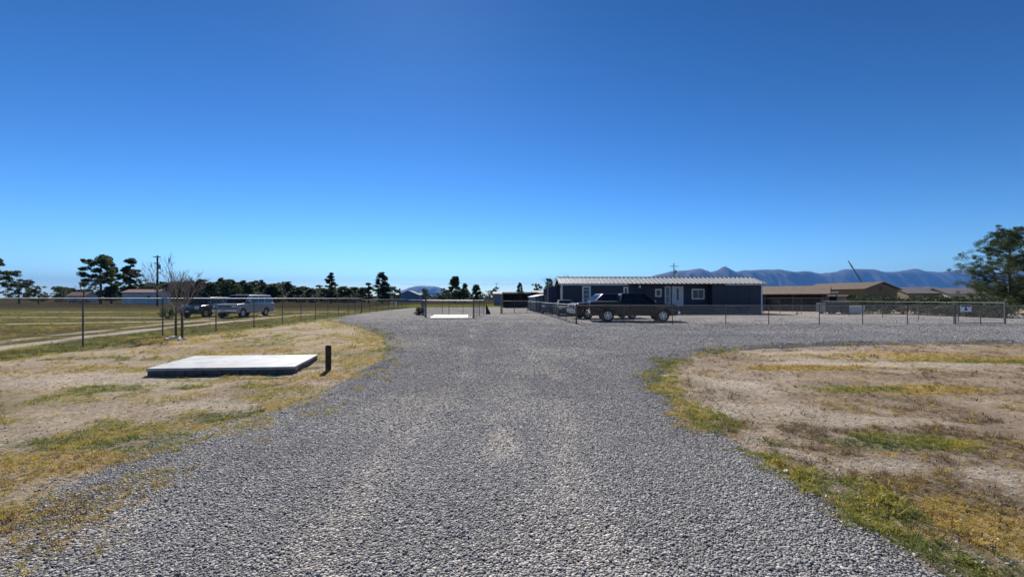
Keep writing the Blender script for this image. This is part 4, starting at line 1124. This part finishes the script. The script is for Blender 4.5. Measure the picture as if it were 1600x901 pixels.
def trunk_mb(h, r0, r1, seed, bends=4, lean=.1):
    r = random.Random(seed); b = MB(); p = Vector((0, 0, -.2)); pts = [p]
    for i in range(bends):
        z = h * (i + 1) / bends
        pts.append(Vector((r.uniform(-lean, lean) * (i + 1) / bends, r.uniform(-lean, lean) * (i + 1) / bends, z)))
    for i in range(bends):
        b.tube(pts[i], pts[i + 1], r0 + (r1 - r0) * i / bends, r0 + (r1 - r0) * (i + 1) / bends, 8, caps=True)
    return b, pts
PINE = leaf_mat('pine_needles', [(0, (0.026, 0.046, 0.014)), (.5, (0.062, 0.094, 0.030)), (1, (0.125, 0.155, 0.050))], .38)
PINEG = leaf_mat('pine_needles_grey', [(0, (0.040, 0.048, 0.022)), (.5, (0.082, 0.090, 0.042)), (1, (0.14, 0.14, 0.07))], .36)
SHRUB = leaf_mat('shrub_leaves', [(0, (0.020, 0.036, 0.014)), (.5, (0.050, 0.076, 0.026)), (1, (0.105, 0.130, 0.045))], .25)
DRYSH = leaf_mat('dry_shrub', [(0, (0.040, 0.032, 0.024)), (.5, (0.085, 0.070, 0.050)), (1, (0.13, 0.11, 0.08))], .15)
def pine_proto(style, seed):
    """unit tree 10 m tall: returns trunk mesh, crown mesh"""
    r = random.Random(seed)
    b, pts = trunk_mb(9.4 if style != 'round' else 6.5, .24, .05, seed, 5, .25)
    cl = []
    if style == 'open':          # umbrella pads on bare limbs
        for k in range(26):
            z = r.uniform(3.4, 9.7); q = (z - 3.4) / 6.3
            R_ = (2.9 * (1 - q) ** .7 + .55) * r.uniform(.45, 1.05); a = r.uniform(0, 6.28)
            c = (math.cos(a) * R_, math.sin(a) * R_, z + r.uniform(0, .4))
            b.tube((0, 0, z - .5), (c[0] * .85, c[1] * .85, c[2] - .1), .07, .02, 5, False)
            for j in range(3): cl.append((c[0] + r.gauss(0, .38), c[1] + r.gauss(0, .38), c[2] + r.gauss(0, .18), r.uniform(.35, .75)))
        cl.append((0, 0, 9.6, .6))
    elif style == 'dense':       # full rounded cone to the ground
        for k in range(120):
            z = r.uniform(.7, 9.4); q = z / 9.6
            R_ = (2.7 * (1 - q ** 1.7) + .35) * (r.random() ** .45); a = r.uniform(0, 6.28)
            cl.append((math.cos(a) * R_, math.sin(a) * R_, z, r.uniform(.45, .9)))
    elif style == 'tall':        # narrow, tiered
        for k in range(60):
            z = r.uniform(1.6, 9.6); q = z / 9.8
            R_ = (1.9 * (1 - q) ** .8 + .25) * (r.random() ** .5) * (1.25 if int(z * 1.3) % 2 else .75); a = r.uniform(0, 6.28)
            cl.append((math.cos(a) * R_, math.sin(a) * R_, z, r.uniform(.3, .62)))
    else:
        for k in range(70):
            a = r.uniform(0, 6.28); z = r.uniform(1.6, 9.2); q = abs((z - 5.2) / 4.6)
            R_ = 3.6 * max(.05, 1 - q * q) ** .5 * r.random() ** .45
            cl.append((math.cos(a) * R_, math.sin(a) * R_, z, r.uniform(.45, 1.0)))
    V, Fq = leaf_cloud(cl, 150, .17, seed, .7, .36)
    tm_ = b.mesh('trunk'); tm_.materials.append(BARK)
    cm = mesh_np('crown', V, Fq); cm.materials.append(PINE if style in ('open', 'dense') else (PINEG if style == 'tall' else PINE))
    return tm_, cm
PROTO = {}
for st in ('open', 'dense', 'tall', 'round'):
    for v in range(2): PROTO[(st, v)] = pine_proto(st, hash(st) % 1 + {'open': 10, 'dense': 20, 'tall': 30, 'round': 40}[st] + v)
rt = random.Random(99)
def tree(style, px, top, D, wpx, label, group=None, name=None, v=None):
    """a tree D metres away, its top and width measured on the photograph, turned to metres"""
    s = FPX / D
    H = (HOR - top) / s + CAMH
    wd = wpx / s
    base_w = {'open': 5.8, 'dense': 5.6, 'tall': 3.8, 'round': 7.2}[style]
    t = thing(name or ('pine_tree' if style != 'round' else 'broad_tree'), ((px - 800) / s, D, 0), rt.uniform(0, 6.28), label, 'tree', group)
    k = wd / base_w
    tm_, cm = PROTO[(style, rt.randint(0, 1) if v is None else v)]
    link('trunk', tm_, None, t, scale=(k, k, H / 10)); link('crown', cm, None, t, scale=(k, k, H / 10))
    return t
tree('open', 157, 399, 128, 50, 'broad umbrella pine, widest of the pair left of the white shed', v=0)
tree('tall', 174, 401, 134, 26, 'slender pine touching the broad umbrella pine', v=1)
tree('tall', 204, 402, 140, 34, 'tall tiered pine rising behind the white shed', v=0)
tree('round', 212, 432, 150, 40, 'low dark tree under the tall tiered pine', v=0)
tree('open', -6, 403, 105, 50, 'dark pine at the far end of the field beyond the dry bushes', v=1)
tree('round', 30, 434, 130, 40, 'bushy olive tree beside the dark pine across the field', v=1)
tree('round', 60, 444, 120, 30, 'dark round tree behind the dry bushes in the field', v=0)
tree('round', 95, 446, 170, 26, 'small dark tree beside the far pale cottage', v=1)
tree('tall', 517, 425, 150, 25, 'dark pine standing alone above the far scrub', v=1)
tree('dense', 597, 423, 140, 30, 'tall dark conifer behind the pale sign plates', v=0)
tree('tall', 576, 441, 150, 20, 'smaller conifer next to the tall one near the sign plates', v=0)
tree('round', 616, 446, 160, 22, 'low tree at the foot of the tall dark conifer', v=1)
tree('dense', 711, 428, 150, 26, 'tallest dark conifer behind the slab enclosure', v=1)
tree('dense', 726, 441, 152, 18, 'shorter conifer leaning on the tallest one behind the slab enclosure', v=0)
tree('dense', 744, 442, 165, 20, 'rounded dark conifer between the enclosure and the shelter', v=1)
tree('round', 776, 446, 210, 16, 'small far tree above the pale shed next to the shelter', v=0)
tree('dense', 812, 440, 140, 14, 'dark conifer poking up behind the open shelter', v=0)
tree('round', 838, 440, 120, 20, 'olive-green tree between the shelter and the lean-to', v=0)
tree('round', 858, 436, 110, 15, 'dark tree behind the satellite dish', v=1)
tree('round', 664, 449, 190, 12, 'small dark tree beside the far blue-grey house', v=1)
tree('round', 692, 448, 195, 20, 'grey-green tree behind the far blue-grey house', v=0)
k = 0
for i in range(62):
    px = 222 + i * 6.0 + rt.uniform(-3, 3)
    if px > 570: break
    top = np.interp(px, [222, 260, 330, 380, 420, 470, 500, 560], [444, 440, 436, 436, 441, 444, 448, 450]) + rt.uniform(-4, 4)
    tree(rt.choice(['dense', 'tall', 'round', 'dense']), px, top, rt.uniform(185, 240), rt.uniform(22, 36), 'dark tree in the long treeline behind the parked SUVs', 'trees in the far treeline')
for i in range(9):
    px = 100 + i * 12 + rt.uniform(-3, 3)
    tree(rt.choice(['round', 'dense']), px, rt.uniform(445, 452), rt.uniform(190, 230), rt.uniform(14, 22), 'low dark tree in the far row behind the umbrella pine', 'low trees behind the umbrella pine')
for i in range(12):
    px = 630 + i * 17 + rt.uniform(-5, 5)
    tree('round', px, rt.uniform(452, 457), rt.uniform(240, 290), rt.uniform(12, 20), 'small tree on the far horizon beyond the slab enclosure', 'small trees on the horizon')

# shrubs
def shrub(name, x, y, h, wd, label, m=None, seed=1, group=None, leaf=.07, per=60, nc=40, cat='shrub'):
    r = random.Random(seed); cl = []
    for k_ in range(nc):
        a = r.uniform(0, 6.28); z = r.uniform(.08, .92) ** .9; R_ = math.sqrt(max(.02, 1 - (z - .35) ** 2 * 2.0)) * r.random() ** .5
        cl.append((math.cos(a) * R_ * wd / 2, math.sin(a) * R_ * wd / 2, z * h, r.uniform(.12, .26) * min(wd, h * 1.3)))
    t = thing(name, (x, y, sz(x, y)), 0, label, cat, group)
    b = MB()
    for k_ in range(7):
        c = cl[k_ * 5 % nc]; b.tube((0, 0, -.1), (c[0] * .8, c[1] * .8, c[2]), .03, .01, 5, False)
    b.obj('stems', BARK, t)
    V, Fq = leaf_cloud(cl, per, leaf, seed, .8, .45)
    link('foliage', mesh_np('foliage', V, Fq), m or SHRUB, t)
    return t
for i, (px, py, w_) in enumerate(((1352, 490, 2.6), (1378, 491, 2.9), (1402, 491, 2.6), (1428, 492, 3.0), (1455, 493, 2.6), (1482, 494, 2.8), (1508, 495, 2.4), (1535, 496, 3.0), (1562, 497, 2.6), (1592, 498, 3.0))):
    x, y = g(px, py)
    shrub('green_shrub', x, y + 1.2, rt.uniform(1.35, 1.8), w_ * 1.05, 'dark green shrub in the row behind the receding yard fence', SHRUB, 200 + i, 'shrubs along the yard fence', .075, 70, 44)
for i, (px, py, w_, h_) in enumerate(((96, 472.5, 5.0, 1.2), (115, 473, 3.6, 1.0), (133, 473, 3.4, 1.1))):
    x, y = g(px, py); shrub('dry_bush', x, y, h_, w_, 'dry grey-brown bush in the field before the umbrella pine', DRYSH, 300 + i, 'dry bushes in the field', .09, 60, 30)
x, y = g(272, 497); shrub('dark_bush', x, y - .6, .95, 1.0, 'round dark bush seen behind the bare tree trunks', PINE, 310, None, .05, 60, 26)
x, y = g(655.5, 493); shrub('tumbleweed', x, y, .72, .85, 'brown tumbleweed caught at the corner of the slab enclosure', DRYSH, 320, None, .04, 70, 40, 'tumbleweed')
for i in range(14):
    px = 440 + i * 9; x, y = (px - 800) / FPX * 165, 165 + rt.uniform(-10, 10)
    shrub('scrub_bush', x, y, rt.uniform(1.6, 3.2), rt.uniform(2.5, 5), 'grey-green scrub bush below the far treeline', DRYSH if i % 3 else SHRUB, 340 + i, 'scrub bushes in the distance', .22, 40, 24)

# large pine at the right
def big_pine(x, y, H, W_, seed, label, nlimb=46, per=110, name='pine_tree', skew=(-.08, 0)):
    r = random.Random(seed)
    t = thing(name, (x, y, 0), 0, label, 'tree')
    b, pts = trunk_mb(H * .95, .20, .04, seed, 6, .25)
    cl = []
    for k_ in range(nlimb):
        z = H * (.05 + .90 * r.random() ** 1.15); q = z / H
        R_ = W_ / 2 * (np.interp(q, [0, .12, .3, .5, .7, .85, 1], [.60, .90, 1.0, .92, .70, .44, .12])) * r.uniform(.6, 1.08)
        a = r.uniform(0, 6.28)
        c = Vector((math.cos(a) * R_ + skew[0] * R_ * (1 - q), math.sin(a) * R_, z + R_ * .28))
        st = Vector((0, 0, z - .25)); mid = st.lerp(c, .55) + Vector((0, 0, -.12))
        b.tube(st, mid, .06 * (1.2 - q), .035, 5, False); b.tube(mid, c, .035, .012, 5, False)
        for j in range(9):
            f = r.uniform(.30, 1.0); p_ = st.lerp(mid, f / .55) if f < .55 else mid.lerp(c, (f - .55) / .45)
            off = Vector((r.gauss(0, .42), r.gauss(0, .42), r.gauss(.05, .25)))
            e_ = p_ + off
            b.tube(p_, e_, .016, .007, 4, False)
            cl.append((e_.x, e_.y, e_.z, r.uniform(.16, .40)))
    b.obj('trunk', BARK, t)
    V, Fq = leaf_cloud(cl, per, .075, seed, .85, .14)
    link('crown', mesh_np('crown', V, Fq), PINE, t)
    return t
big_pine(54.2, 47.0, 9.3, 8.8, 5, 'large pine with open tufted branches behind the wire gate', 100, 165)
big_pine(61.5, 50.0, 6.0, 6.5, 8, 'darker bushy pine crowding the large pine', 64, 100)

# bare trees
def bare_tree(x, y, H, seed, label, trunks, spread=1.0, depth=4, m=GREYBARK, name='bare_tree', r0=.05):
    r = random.Random(seed)
    t = thing(name, (x, y, sz(x, y)), 0, label, 'tree')
    tb_, br = MB(), MB()
    def grow_(p, d, L, rad, dep):
        q = p + d * L * .5 + Vector((r.gauss(0, .03), r.gauss(0, .03), 0)) * L
        e = q + (d + Vector((r.gauss(0, .12), r.gauss(0, .12), .05))).normalized() * L * .5
        br.tube(p, q, rad, rad * .85, 5, False); br.tube(q, e, rad * .85, rad * .65, 5, False)
        if dep <= 0: return
        for _ in range(r.choice((2, 3, 3))):
            nd = (d * .9 + Vector((r.gauss(0, .50) * spread, r.gauss(0, .50) * spread, r.uniform(-.05, .45)))).normalized()
            grow_(q.lerp(e, r.uniform(.1, 1)), nd, L * r.uniform(.55, .85), max(rad * .58, .0048), dep - 1)
    for (dx, dy, h0, rr, n) in trunks:
        p0 = Vector((dx, dy, -.15)); p1 = Vector((dx * 1.1, dy, h0 * .5)); p2 = Vector((dx * .95 + r.uniform(-.04, .04), dy, h0))
        tb_.tube(p0, p1, rr, rr * .85, 9); tb_.tube(p1, p2, rr * .85, rr * .7, 9)
        for k_ in range(n):
            a = 2 * PI * k_ / n + r.uniform(-.4, .4)
            d = Vector((math.cos(a) * .62 * spread, math.sin(a) * .62 * spread, r.uniform(.45, 1.0))).normalized()
            grow_(p1.lerp(p2, r.uniform(.35, 1.0)), d, H * r.uniform(.20, .29), rr * .42, depth)
    tb_.obj('trunk', BARK, t); br.obj('branches', m, t)
    return t
x, y = g(278, 528)
bare_tree(x, y, 3.1, 12, 'small leafless tree with two dark trunks growing at the wire fence', [(-.15, .1, 1.25, .048, 5), (.16, 0, 1.1, .055, 6)], .62)
bare_tree(6.2, 53.0, 5.6, 31, 'leafless tree with thin twigs behind the blue house roof', [(0, 0, 2.2, .08, 6)], .9, 4)
bare_tree((131 - 800) / FPX * 110, 110, 7.6, 33, 'thin leafless tree left of the umbrella pine', [(0, 0, 3.4, .16, 5)], .9, 3)
# pale rocks at the foot of the tree and by the drive
ROCK = mat('pale_rock', (0.58, 0.55, 0.50), .9, 0, .2, 14, .5, 30)
for i, (px, py, s_) in enumerate(((262, 531, .17), (273, 529.5, .22), (280, 531.5, .14), (289, 530, .12))):
    x, y = g(px, py)
    o = link('rock', stone_mesh(60 + i, .6, .22, 2), ROCK, None, (x, y, sz(x, y) + s_ * .2), (0, 0, i), (s_ * 1.7, s_ * 1.35, s_ * 1.35))
    tag(o, 'pale rock lying at the foot of the bare tree', 'rock', 'pale rocks under the bare tree')
x, y = g(1229, 734)
tag(link('rock', stone_mesh(71, .6, .22, 2), ROCK, None, (x, y, sz(x, y) + .02), (0, 0, 1), (.075, .06, .06)), 'small white rock in the green weeds at the edge of the drive', 'rock')

# ------------------------------------------------------------------ far buildings
def house_box(name, label, x, y, rz, L, Dp, eave, ridge, wallm, roofm, over=.4, cat='house', wins=(), door=None, gable=True):
    """L along local x (ridge direction), Dp along local y, origin at the front-left corner"""
    t = thing(name, (x, y, 0), rz, label, cat)
    b = MB(); n = 5
    poly = [(0, 0), (Dp, 0), (Dp, eave), (Dp / 2, ridge), (0, eave)]
    vs = [(0, yy, z) for yy, z in poly] + [(L, yy, z) for yy, z in poly]
    b.add(vs, [tuple(range(n)), tuple(range(2 * n - 1, n - 1, -1))] + [(i, n + i, n + (i + 1) % n, (i + 1) % n) for i in range(n)])
    b.obj('wall', wallm, t)
    sl_ = (ridge - eave) / (Dp / 2)
    for sgn in (0, 1):
        y0, y1 = (-over, Dp / 2) if sgn == 0 else (Dp + over, Dp / 2)
        z0 = eave - over * sl_ + .03
        b = MB(); b.slab([(-over, y0, z0), (L + over, y0, z0), (L + over, y1, ridge + .03), (-over, y1, ridge + .03)], (0, 0, 1), .14)
        b.obj('roof', roofm, t)
    for (face, u, z, ww, hh) in wins:
        if face == 'f': c, s_ = (u, -.02, z), (ww, .05, hh)
        else: c, s_ = (L + .02, u, z), (.05, ww, hh)
        o = MB().box(c, s_).obj('window', GLASS, t)
        f = MB()
        for sgn in (-1, 1):
            if face == 'f':
                f.box((u + sgn * ww / 2, -.03, z), (.10, .08, hh + .1)); f.box((u, -.031, z + sgn * hh / 2), (ww, .08, .10))
            else:
                f.box((L + .03, u + sgn * ww / 2, z), (.08, .10, hh + .1)); f.box((L + .031, u, z + sgn * hh / 2), (.08, ww, .10))
        f.obj('frame', TRIM, o)
    if door: MB().box((door[0], -.03, door[2] / 2), (door[1], .06, door[2])).obj('door', TRIM, t)
    return t
TANR = mat('tan_shingle', (0.140, 0.096, 0.066), .9, 0, .3, 1.5); TANW = mat('olive_stucco', (0.15, 0.124, 0.080), .9, 0, .12, 1)
DKW = mat('dark_brown_wall', (0.022, 0.015, 0.014), .9, 0, .2, 1); MAUV = mat('mauve_shingle', (0.13, 0.115, 0.125), .9, 0, .15, 1)
PALEW = mat('pale_green_wall', (0.52, 0.58, 0.58), .7, 0, .08, .5); REDR = mat('red_shingle', (0.20, 0.10, 0.085), .9, 0, .2, 1)
BLW = mat('blue_grey_wall', (0.20, 0.25, 0.36), .8, 0, .1, .5); GRR = mat('grey_shingle', (0.20, 0.195, 0.20), .9, 0, .15, 1)
house_box('shed', 'long white-green shed with a reddish roof out in the field', (191 - 800) / 5.6, 120.5, 0, 9.6, 5.0, 3.2, 4.0, PALEW, REDR, .35, 'shed', [('f', 7.4, 1.9, 1.0, 1.0)], (2.2, 1.2, 2.1))
house_box('cottage', 'small far cottage with pale walls left of the umbrella pine', (108 - 800) / 4.2, 160, 0, 6.5, 5, 2.6, 3.9, PALEW, REDR, .4, 'house', [('f', 3.0, 1.6, 1.4, 1.0)])
house_box('house', 'far blue-grey gabled house behind the slab enclosure', -42.5, 196.0, R(90), 9.0, 9.0, 3.2, 5.0, BLW, GRR, .5, 'house')
hb_ = house_box('house', 'long dark low house with a pale flat roof near the far conifers', -58.0, 212, 0, 13.5, 6, 3.4, 3.9, DKW, mat('pale_flat_roof', (.36, .36, .36), .8, 0, .1, 1), .5, 'house', [('f', 3, 1.8, 1.6, 1.2), ('f', 9, 1.8, 1.6, 1.2)])
house_box('shed', 'grey shed with pale flat roof between the conifers and the shelter', -4.2, 100, 0, 5.2, 4, 2.6, 3.0, GREYB, mat('pale_flat_roof', (.36, .36, .36)), .3, 'shed', [('f', 3.6, 1.7, 1.2, .9)])
house_box('shed', 'low grey shed with pale roof between the shelter and the lean-to', 3.9, 78, 0, 3.2, 4, 2.5, 2.9, GREYB, mat('pale_flat_roof', (.36, .36, .36)), .3, 'shed')
# right: dark carport house and the tan gabled house
cpt = thing('carport_house', (38.4, 53.0, 0), R(-38), 'low house with tan roof and deep dark carport beyond the blue house', 'house')
Lc, Dc = 13.0, 8.0
MB().box((-Lc / 2, Dc / 2 + 1.0, 1.05), (Lc, Dc - 2.0, 2.1)).obj('wall', DKW, cpt)
b = MB(); b.slab([(-Lc - .5, -.6, 2.05), (.5, -.6, 2.05), (.5, Dc / 2, 3.15), (-Lc - .5, Dc / 2, 3.15)], (0, 0, 1), .12); b.obj('roof', TANR, cpt)
b = MB(); b.slab([(-Lc - .5, Dc + .6, 2.05), (.5, Dc + .6, 2.05), (.5, Dc / 2, 3.15), (-Lc - .5, Dc / 2, 3.15)], (0, 0, 1), .12); b.obj('roof', TANR, cpt)
b = MB(); b.prism([(0, 0)] * 0 or [(0, 2.1), (Dc, 2.1), (Dc / 2, 3.1)], -.05, .05)
gb = b.obj('gable', DKW, cpt, rot=(0, 0, R(90)))
for k in range(5): MB().box((-.2 - k * 3.1, -.3, 1.03), (.12, .12, 2.06)).obj('post', DWOOD, cpt)
pc = thing('patio_cover', (40.6, 57.5, 0), 0, 'white-edged flat patio cover between the carport house and the tan house', 'patio cover')
MB().box((1.4, 1.2, 2.42), (2.9, 2.4, .2)).obj('roof', WHITEP, pc)
for dx, dy in ((.1, .1), (2.7, .1), (.1, 2.3), (2.7, 2.3)): MB().box((dx, dy, 1.16), (.07, .07, 2.32)).obj('post', GALVD, pc)
pc2 = thing('patio_cover', (45.4, 62.0, 0), 0, 'lower white-edged awning in front of the tan house', 'patio cover')
MB().box((1.4, 1.0, 2.02), (3.0, 2.0, .14)).obj('roof', WHITEP, pc2)
for dx, dy in ((.1, .1), (2.7, .1), (.1, 1.9), (2.7, 1.9)): MB().box((dx, dy, .98), (.06, .06, 1.96)).obj('post', GALVD, pc2)
a = math.atan2(.95, -.30)
# ridge runs along local x; local +x = receding side, gable end faces the camera at local x=0
tan = thing('tan_house', (61.0, 75.0, 0), R(17.5), 'tan stucco house with a wide gable and brown roof beside the shrubs', 'house')
gw, gl, ez, rz_ = 8.6, 11.0, 3.2, 4.35
b = MB(); b.prism([(0, 0), (gw, 0), (gw, ez), (gw / 2, rz_), (0, ez)], 0, gl); b.obj('wall', TANW, tan)
for s_ in (0, 1):
    x0, x1 = (-.5, gw / 2) if s_ == 0 else (gw + .5, gw / 2)
    z0 = ez - .5 * (rz_ - ez) / (gw / 2)
    b = MB(); b.slab([(x0, -.5, z0 + .03), (x1, -.5, rz_ + .03), (x1, gl + .5, rz_ + .03), (x0, gl + .5, z0 + .03)], (0, 0, 1), .16); b.obj('roof', mat('brown_shingle', (0.105, 0.074, 0.050), .9, 0, .25, 1.5), tan)
MB().box((gw / 2, -.02, 3.35), (.55, .06, .65)).obj('gable_vent', DWOOD, tan)
MB().box((2.2, -.02, 1.6), (1.5, .06, 1.1)).obj('window', GLASS, tan); MB().box((6.2, -.02, 1.6), (1.5, .06, 1.1)).obj('window', GLASS, tan)
for k in range(3): MB().box((-.02, 2 + k * 3.2, 1.6), (.06, 1.4, 1.1)).obj('window', GLASS, tan)
house_box('house', 'far house with mauve-grey roof just past the tan house', 101, 110, R(-8), 9, 9, 2.9, 4.4, TANW, MAUV, .5, 'house', [('f', 2.5, 1.6, 1.4, 1.1), ('f', 6, 1.6, 1.4, 1.1)])
house_box('house', 'far house with mauve-grey roof next to the large pine', 107.5, 106, R(-8), 11, 9, 2.7, 4.1, mat('cream_wall', (.42, .38, .30), .9, 0, .1, 1), MAUV, .5, 'house', [('f', 2.5, 1.6, 1.4, 1.1), ('f', 7, 1.6, 1.4, 1.1)])
# objects behind the yard
dt = thing('dark_trailer', (31.4, 43.1, 0), R(-4), 'dark low box trailer beside the white tank', 'trailer')
MB().box((1.1, .9, .68), (2.2, 1.6, .95)).obj('box_body', mat('trailer_dark', (.040, .044, .055), .6, .2, .15, 2), dt, bevel=.03)
for k in range(4): MB().box((.2 + k * .6, .085, .68), (.06, .04, .93)).obj('rib', BLACKP, dt)
for x_ in (.5, 1.7):
    for y_, sd in ((.2, -1), (1.6, 1)): wheel(dt, x_, y_, .22, .15, sd, 5)
wt = thing('white_tank', (33.85, 43.4, 0), R(-6), 'white plastic tank with one rounded end behind the yard fence', 'tank')
MB().prism([(0, .1), (1.2, .1), (1.38, .25), (1.5, .55), (1.52, .86), (0, .86)], 0, 1.0).obj('shell', mat('white_plastic', (.62, .60, .54), .5, 0, .1, 3), wt, bevel=.04)
MB().lathe([(.16, .86), (.16, .92), (.001, .94)], 14, 'z', (.6, .5, 0)).obj('lid', BLACKP, wt)
for x_ in (.2, 1.0): MB().box((x_, .5, .05), (.12, .9, .10)).obj('skid', DWOOD, wt)
x, y = 28.0, 42.5
tag(link('rock', stone_mesh(81, .6, .25, 2), ROCK, None, (x, y, sz(x, y) + .12), (0, 0, 1), (.5, .42, .42)), 'white boulder near the end of the blue house', 'rock')
# sign on the gate
sg = thing('warning_sign', (26.95, 25.955, .80), 0, 'white warning sign with dark figure hung on the low wire gate', 'sign')
MB().box((.32, 0, .20), (.66, .012, .42)).obj('sign_board', WHITEP, sg, bevel=.004, seg=1)
INK = mat('sign_ink', (.02, .025, .06), .6, 0, .1, 5)
MB().box((.32, -.009, .345), (.60, .004, .075)).obj('header_band', INK, sg)
f = MB()
f.lathe([(.001, -.004), (.042, -.004), (.042, .0), (.001, .0)], 14, 'y', (.30, -.008, .255))
f.prism([(.25, .225), (.36, .225), (.42, .09), (.35, .05), (.33, .11), (.27, .05), (.21, .05), (.26, .13)], -.012, -.008)
f.obj('figure', INK, sg)
for k, (x0, z0) in enumerate(((612, .55), (618.5, .62))):
    D_ = 62.5
    o = thing('sign_plate', ((x0 - 800) / FPX * D_, D_ - .1, z0), 0, 'small white plate wired to the far part of the fence', 'sign', 'white plates on the fence')
    MB().box((0, 0, .28), (.30, .012, .56)).obj('plate', WHITEP, o); MB().box((0, -.008, .30), (.08, .004, .30)).obj('mark', INK, o)

# ------------------------------------------------------------------ poles and lines
def pole(px, top, D, label, arms, transformer=False, rr=.15):
    s = FPX / D; H = (HOR - top) / s + CAMH
    t = thing('utility_pole', ((px - 800) / s, D, 0), 0, label, 'utility pole')
    MB().tube((0, 0, -.3), (0, 0, H), rr, rr * .72, 10).obj('pole', POLEW, t)
    for z, wd in arms:
        o = MB().box((0, -.16, H - z), (wd, .10, .12)).obj('cross_arm', POLEW, t)
        for k_ in (-1, -.5, .5, 1): MB().lathe([(.05, 0), (.06, .08), (.03, .18), (.001, .2)], 8, 'z', (k_ * wd * .46, -.16, H - z + .06)).obj('insulator', CONC, o)
    if transformer: MB().lathe([(.001, -.5), (.28, -.48), (.28, .45), (.1, .55), (.001, .55)], 14, 'z', (.45, -.1, H - 2.4)).obj('transformer', mat('transformer_grey', (.25, .26, .27), .6, .2, .1, 3), t)
    return H
pole(246, 399, 92, 'dark utility pole with small cross-arms beyond the bare tree', [(.35, 1.5), (1.7, 1.2)], True, .22)
pole(1053, 411, 120, 'utility pole rising behind the roof of the blue house', [(.9, 2.4)], True, .16)
pole(776, 441, 240, 'far utility pole near the small shed', [(.5, 2.2)], False, .13)
b = MB()
for z in (9.6, 10.0):
    pr = None
    for i in range(25):
        u = i / 24; x_ = -62 + 108 * u; y_ = 240 - 20 * u; zz = z - .8 * math.sin(((u * 3) % 1) * PI)
        if pr: b.tube(pr, (x_, y_, zz), .022, n=4, caps=False)
        pr = (x_, y_, zz)
tag(b.obj('power_line', BLACKP, None), 'thin overhead power lines above the far rooftops', 'power line')
bo = thing('leaning_mast', ((1352 - 800) / FPX * 95, 95, 0), 0, 'leaning lattice boom rising behind the tan house roof', 'boom')
P0 = Vector((2.4, 0, 0)); P1 = Vector((-3.2, 0, 9.0))
MB().tube(P0, P1, .13, .09, 8).obj('boom', mat('boom_paint', (.05, .055, .07), .6, .2, .15, 2), bo)
MB().tube(P1 + Vector((.4, 0, -.7)), P1 + Vector((-.55, 0, .9)), .17, .07, 8).obj('boom_head', mat('boom_head', (.12, .15, .18), .6, .2, .1, 2), bo)
MB().box((2.5, 0, .4), (2.2, 1.8, .9)).obj('base', MATS['boom_paint'], bo, bevel=.05)

# ------------------------------------------------------------------ air
hz = MB().box((0, 0, 0), (60000, 60000, 1300)).mesh('haze')
ho = link('haze', hz, None, None, (0, 0, 1300 / 2 - 1.6))
hm = bpy.data.materials.new('haze')
hm.use_nodes = True
t = hm.node_tree; t.nodes.clear()
ov = t.nodes.new('ShaderNodeOutputMaterial'); pv_ = t.nodes.new('ShaderNodeVolumePrincipled')
pv_.inputs['Color'].default_value = (0.13, 0.38, 0.92, 1)
pv_.inputs['Density'].default_value = 4.0e-5
pv_.inputs['Anisotropy'].default_value = 0.0
t.links.new(pv_.outputs[0], ov.inputs['Volume'])
hz.materials.append(hm)
tag(ho, 'thin blue haze', None, None, 'stuff')
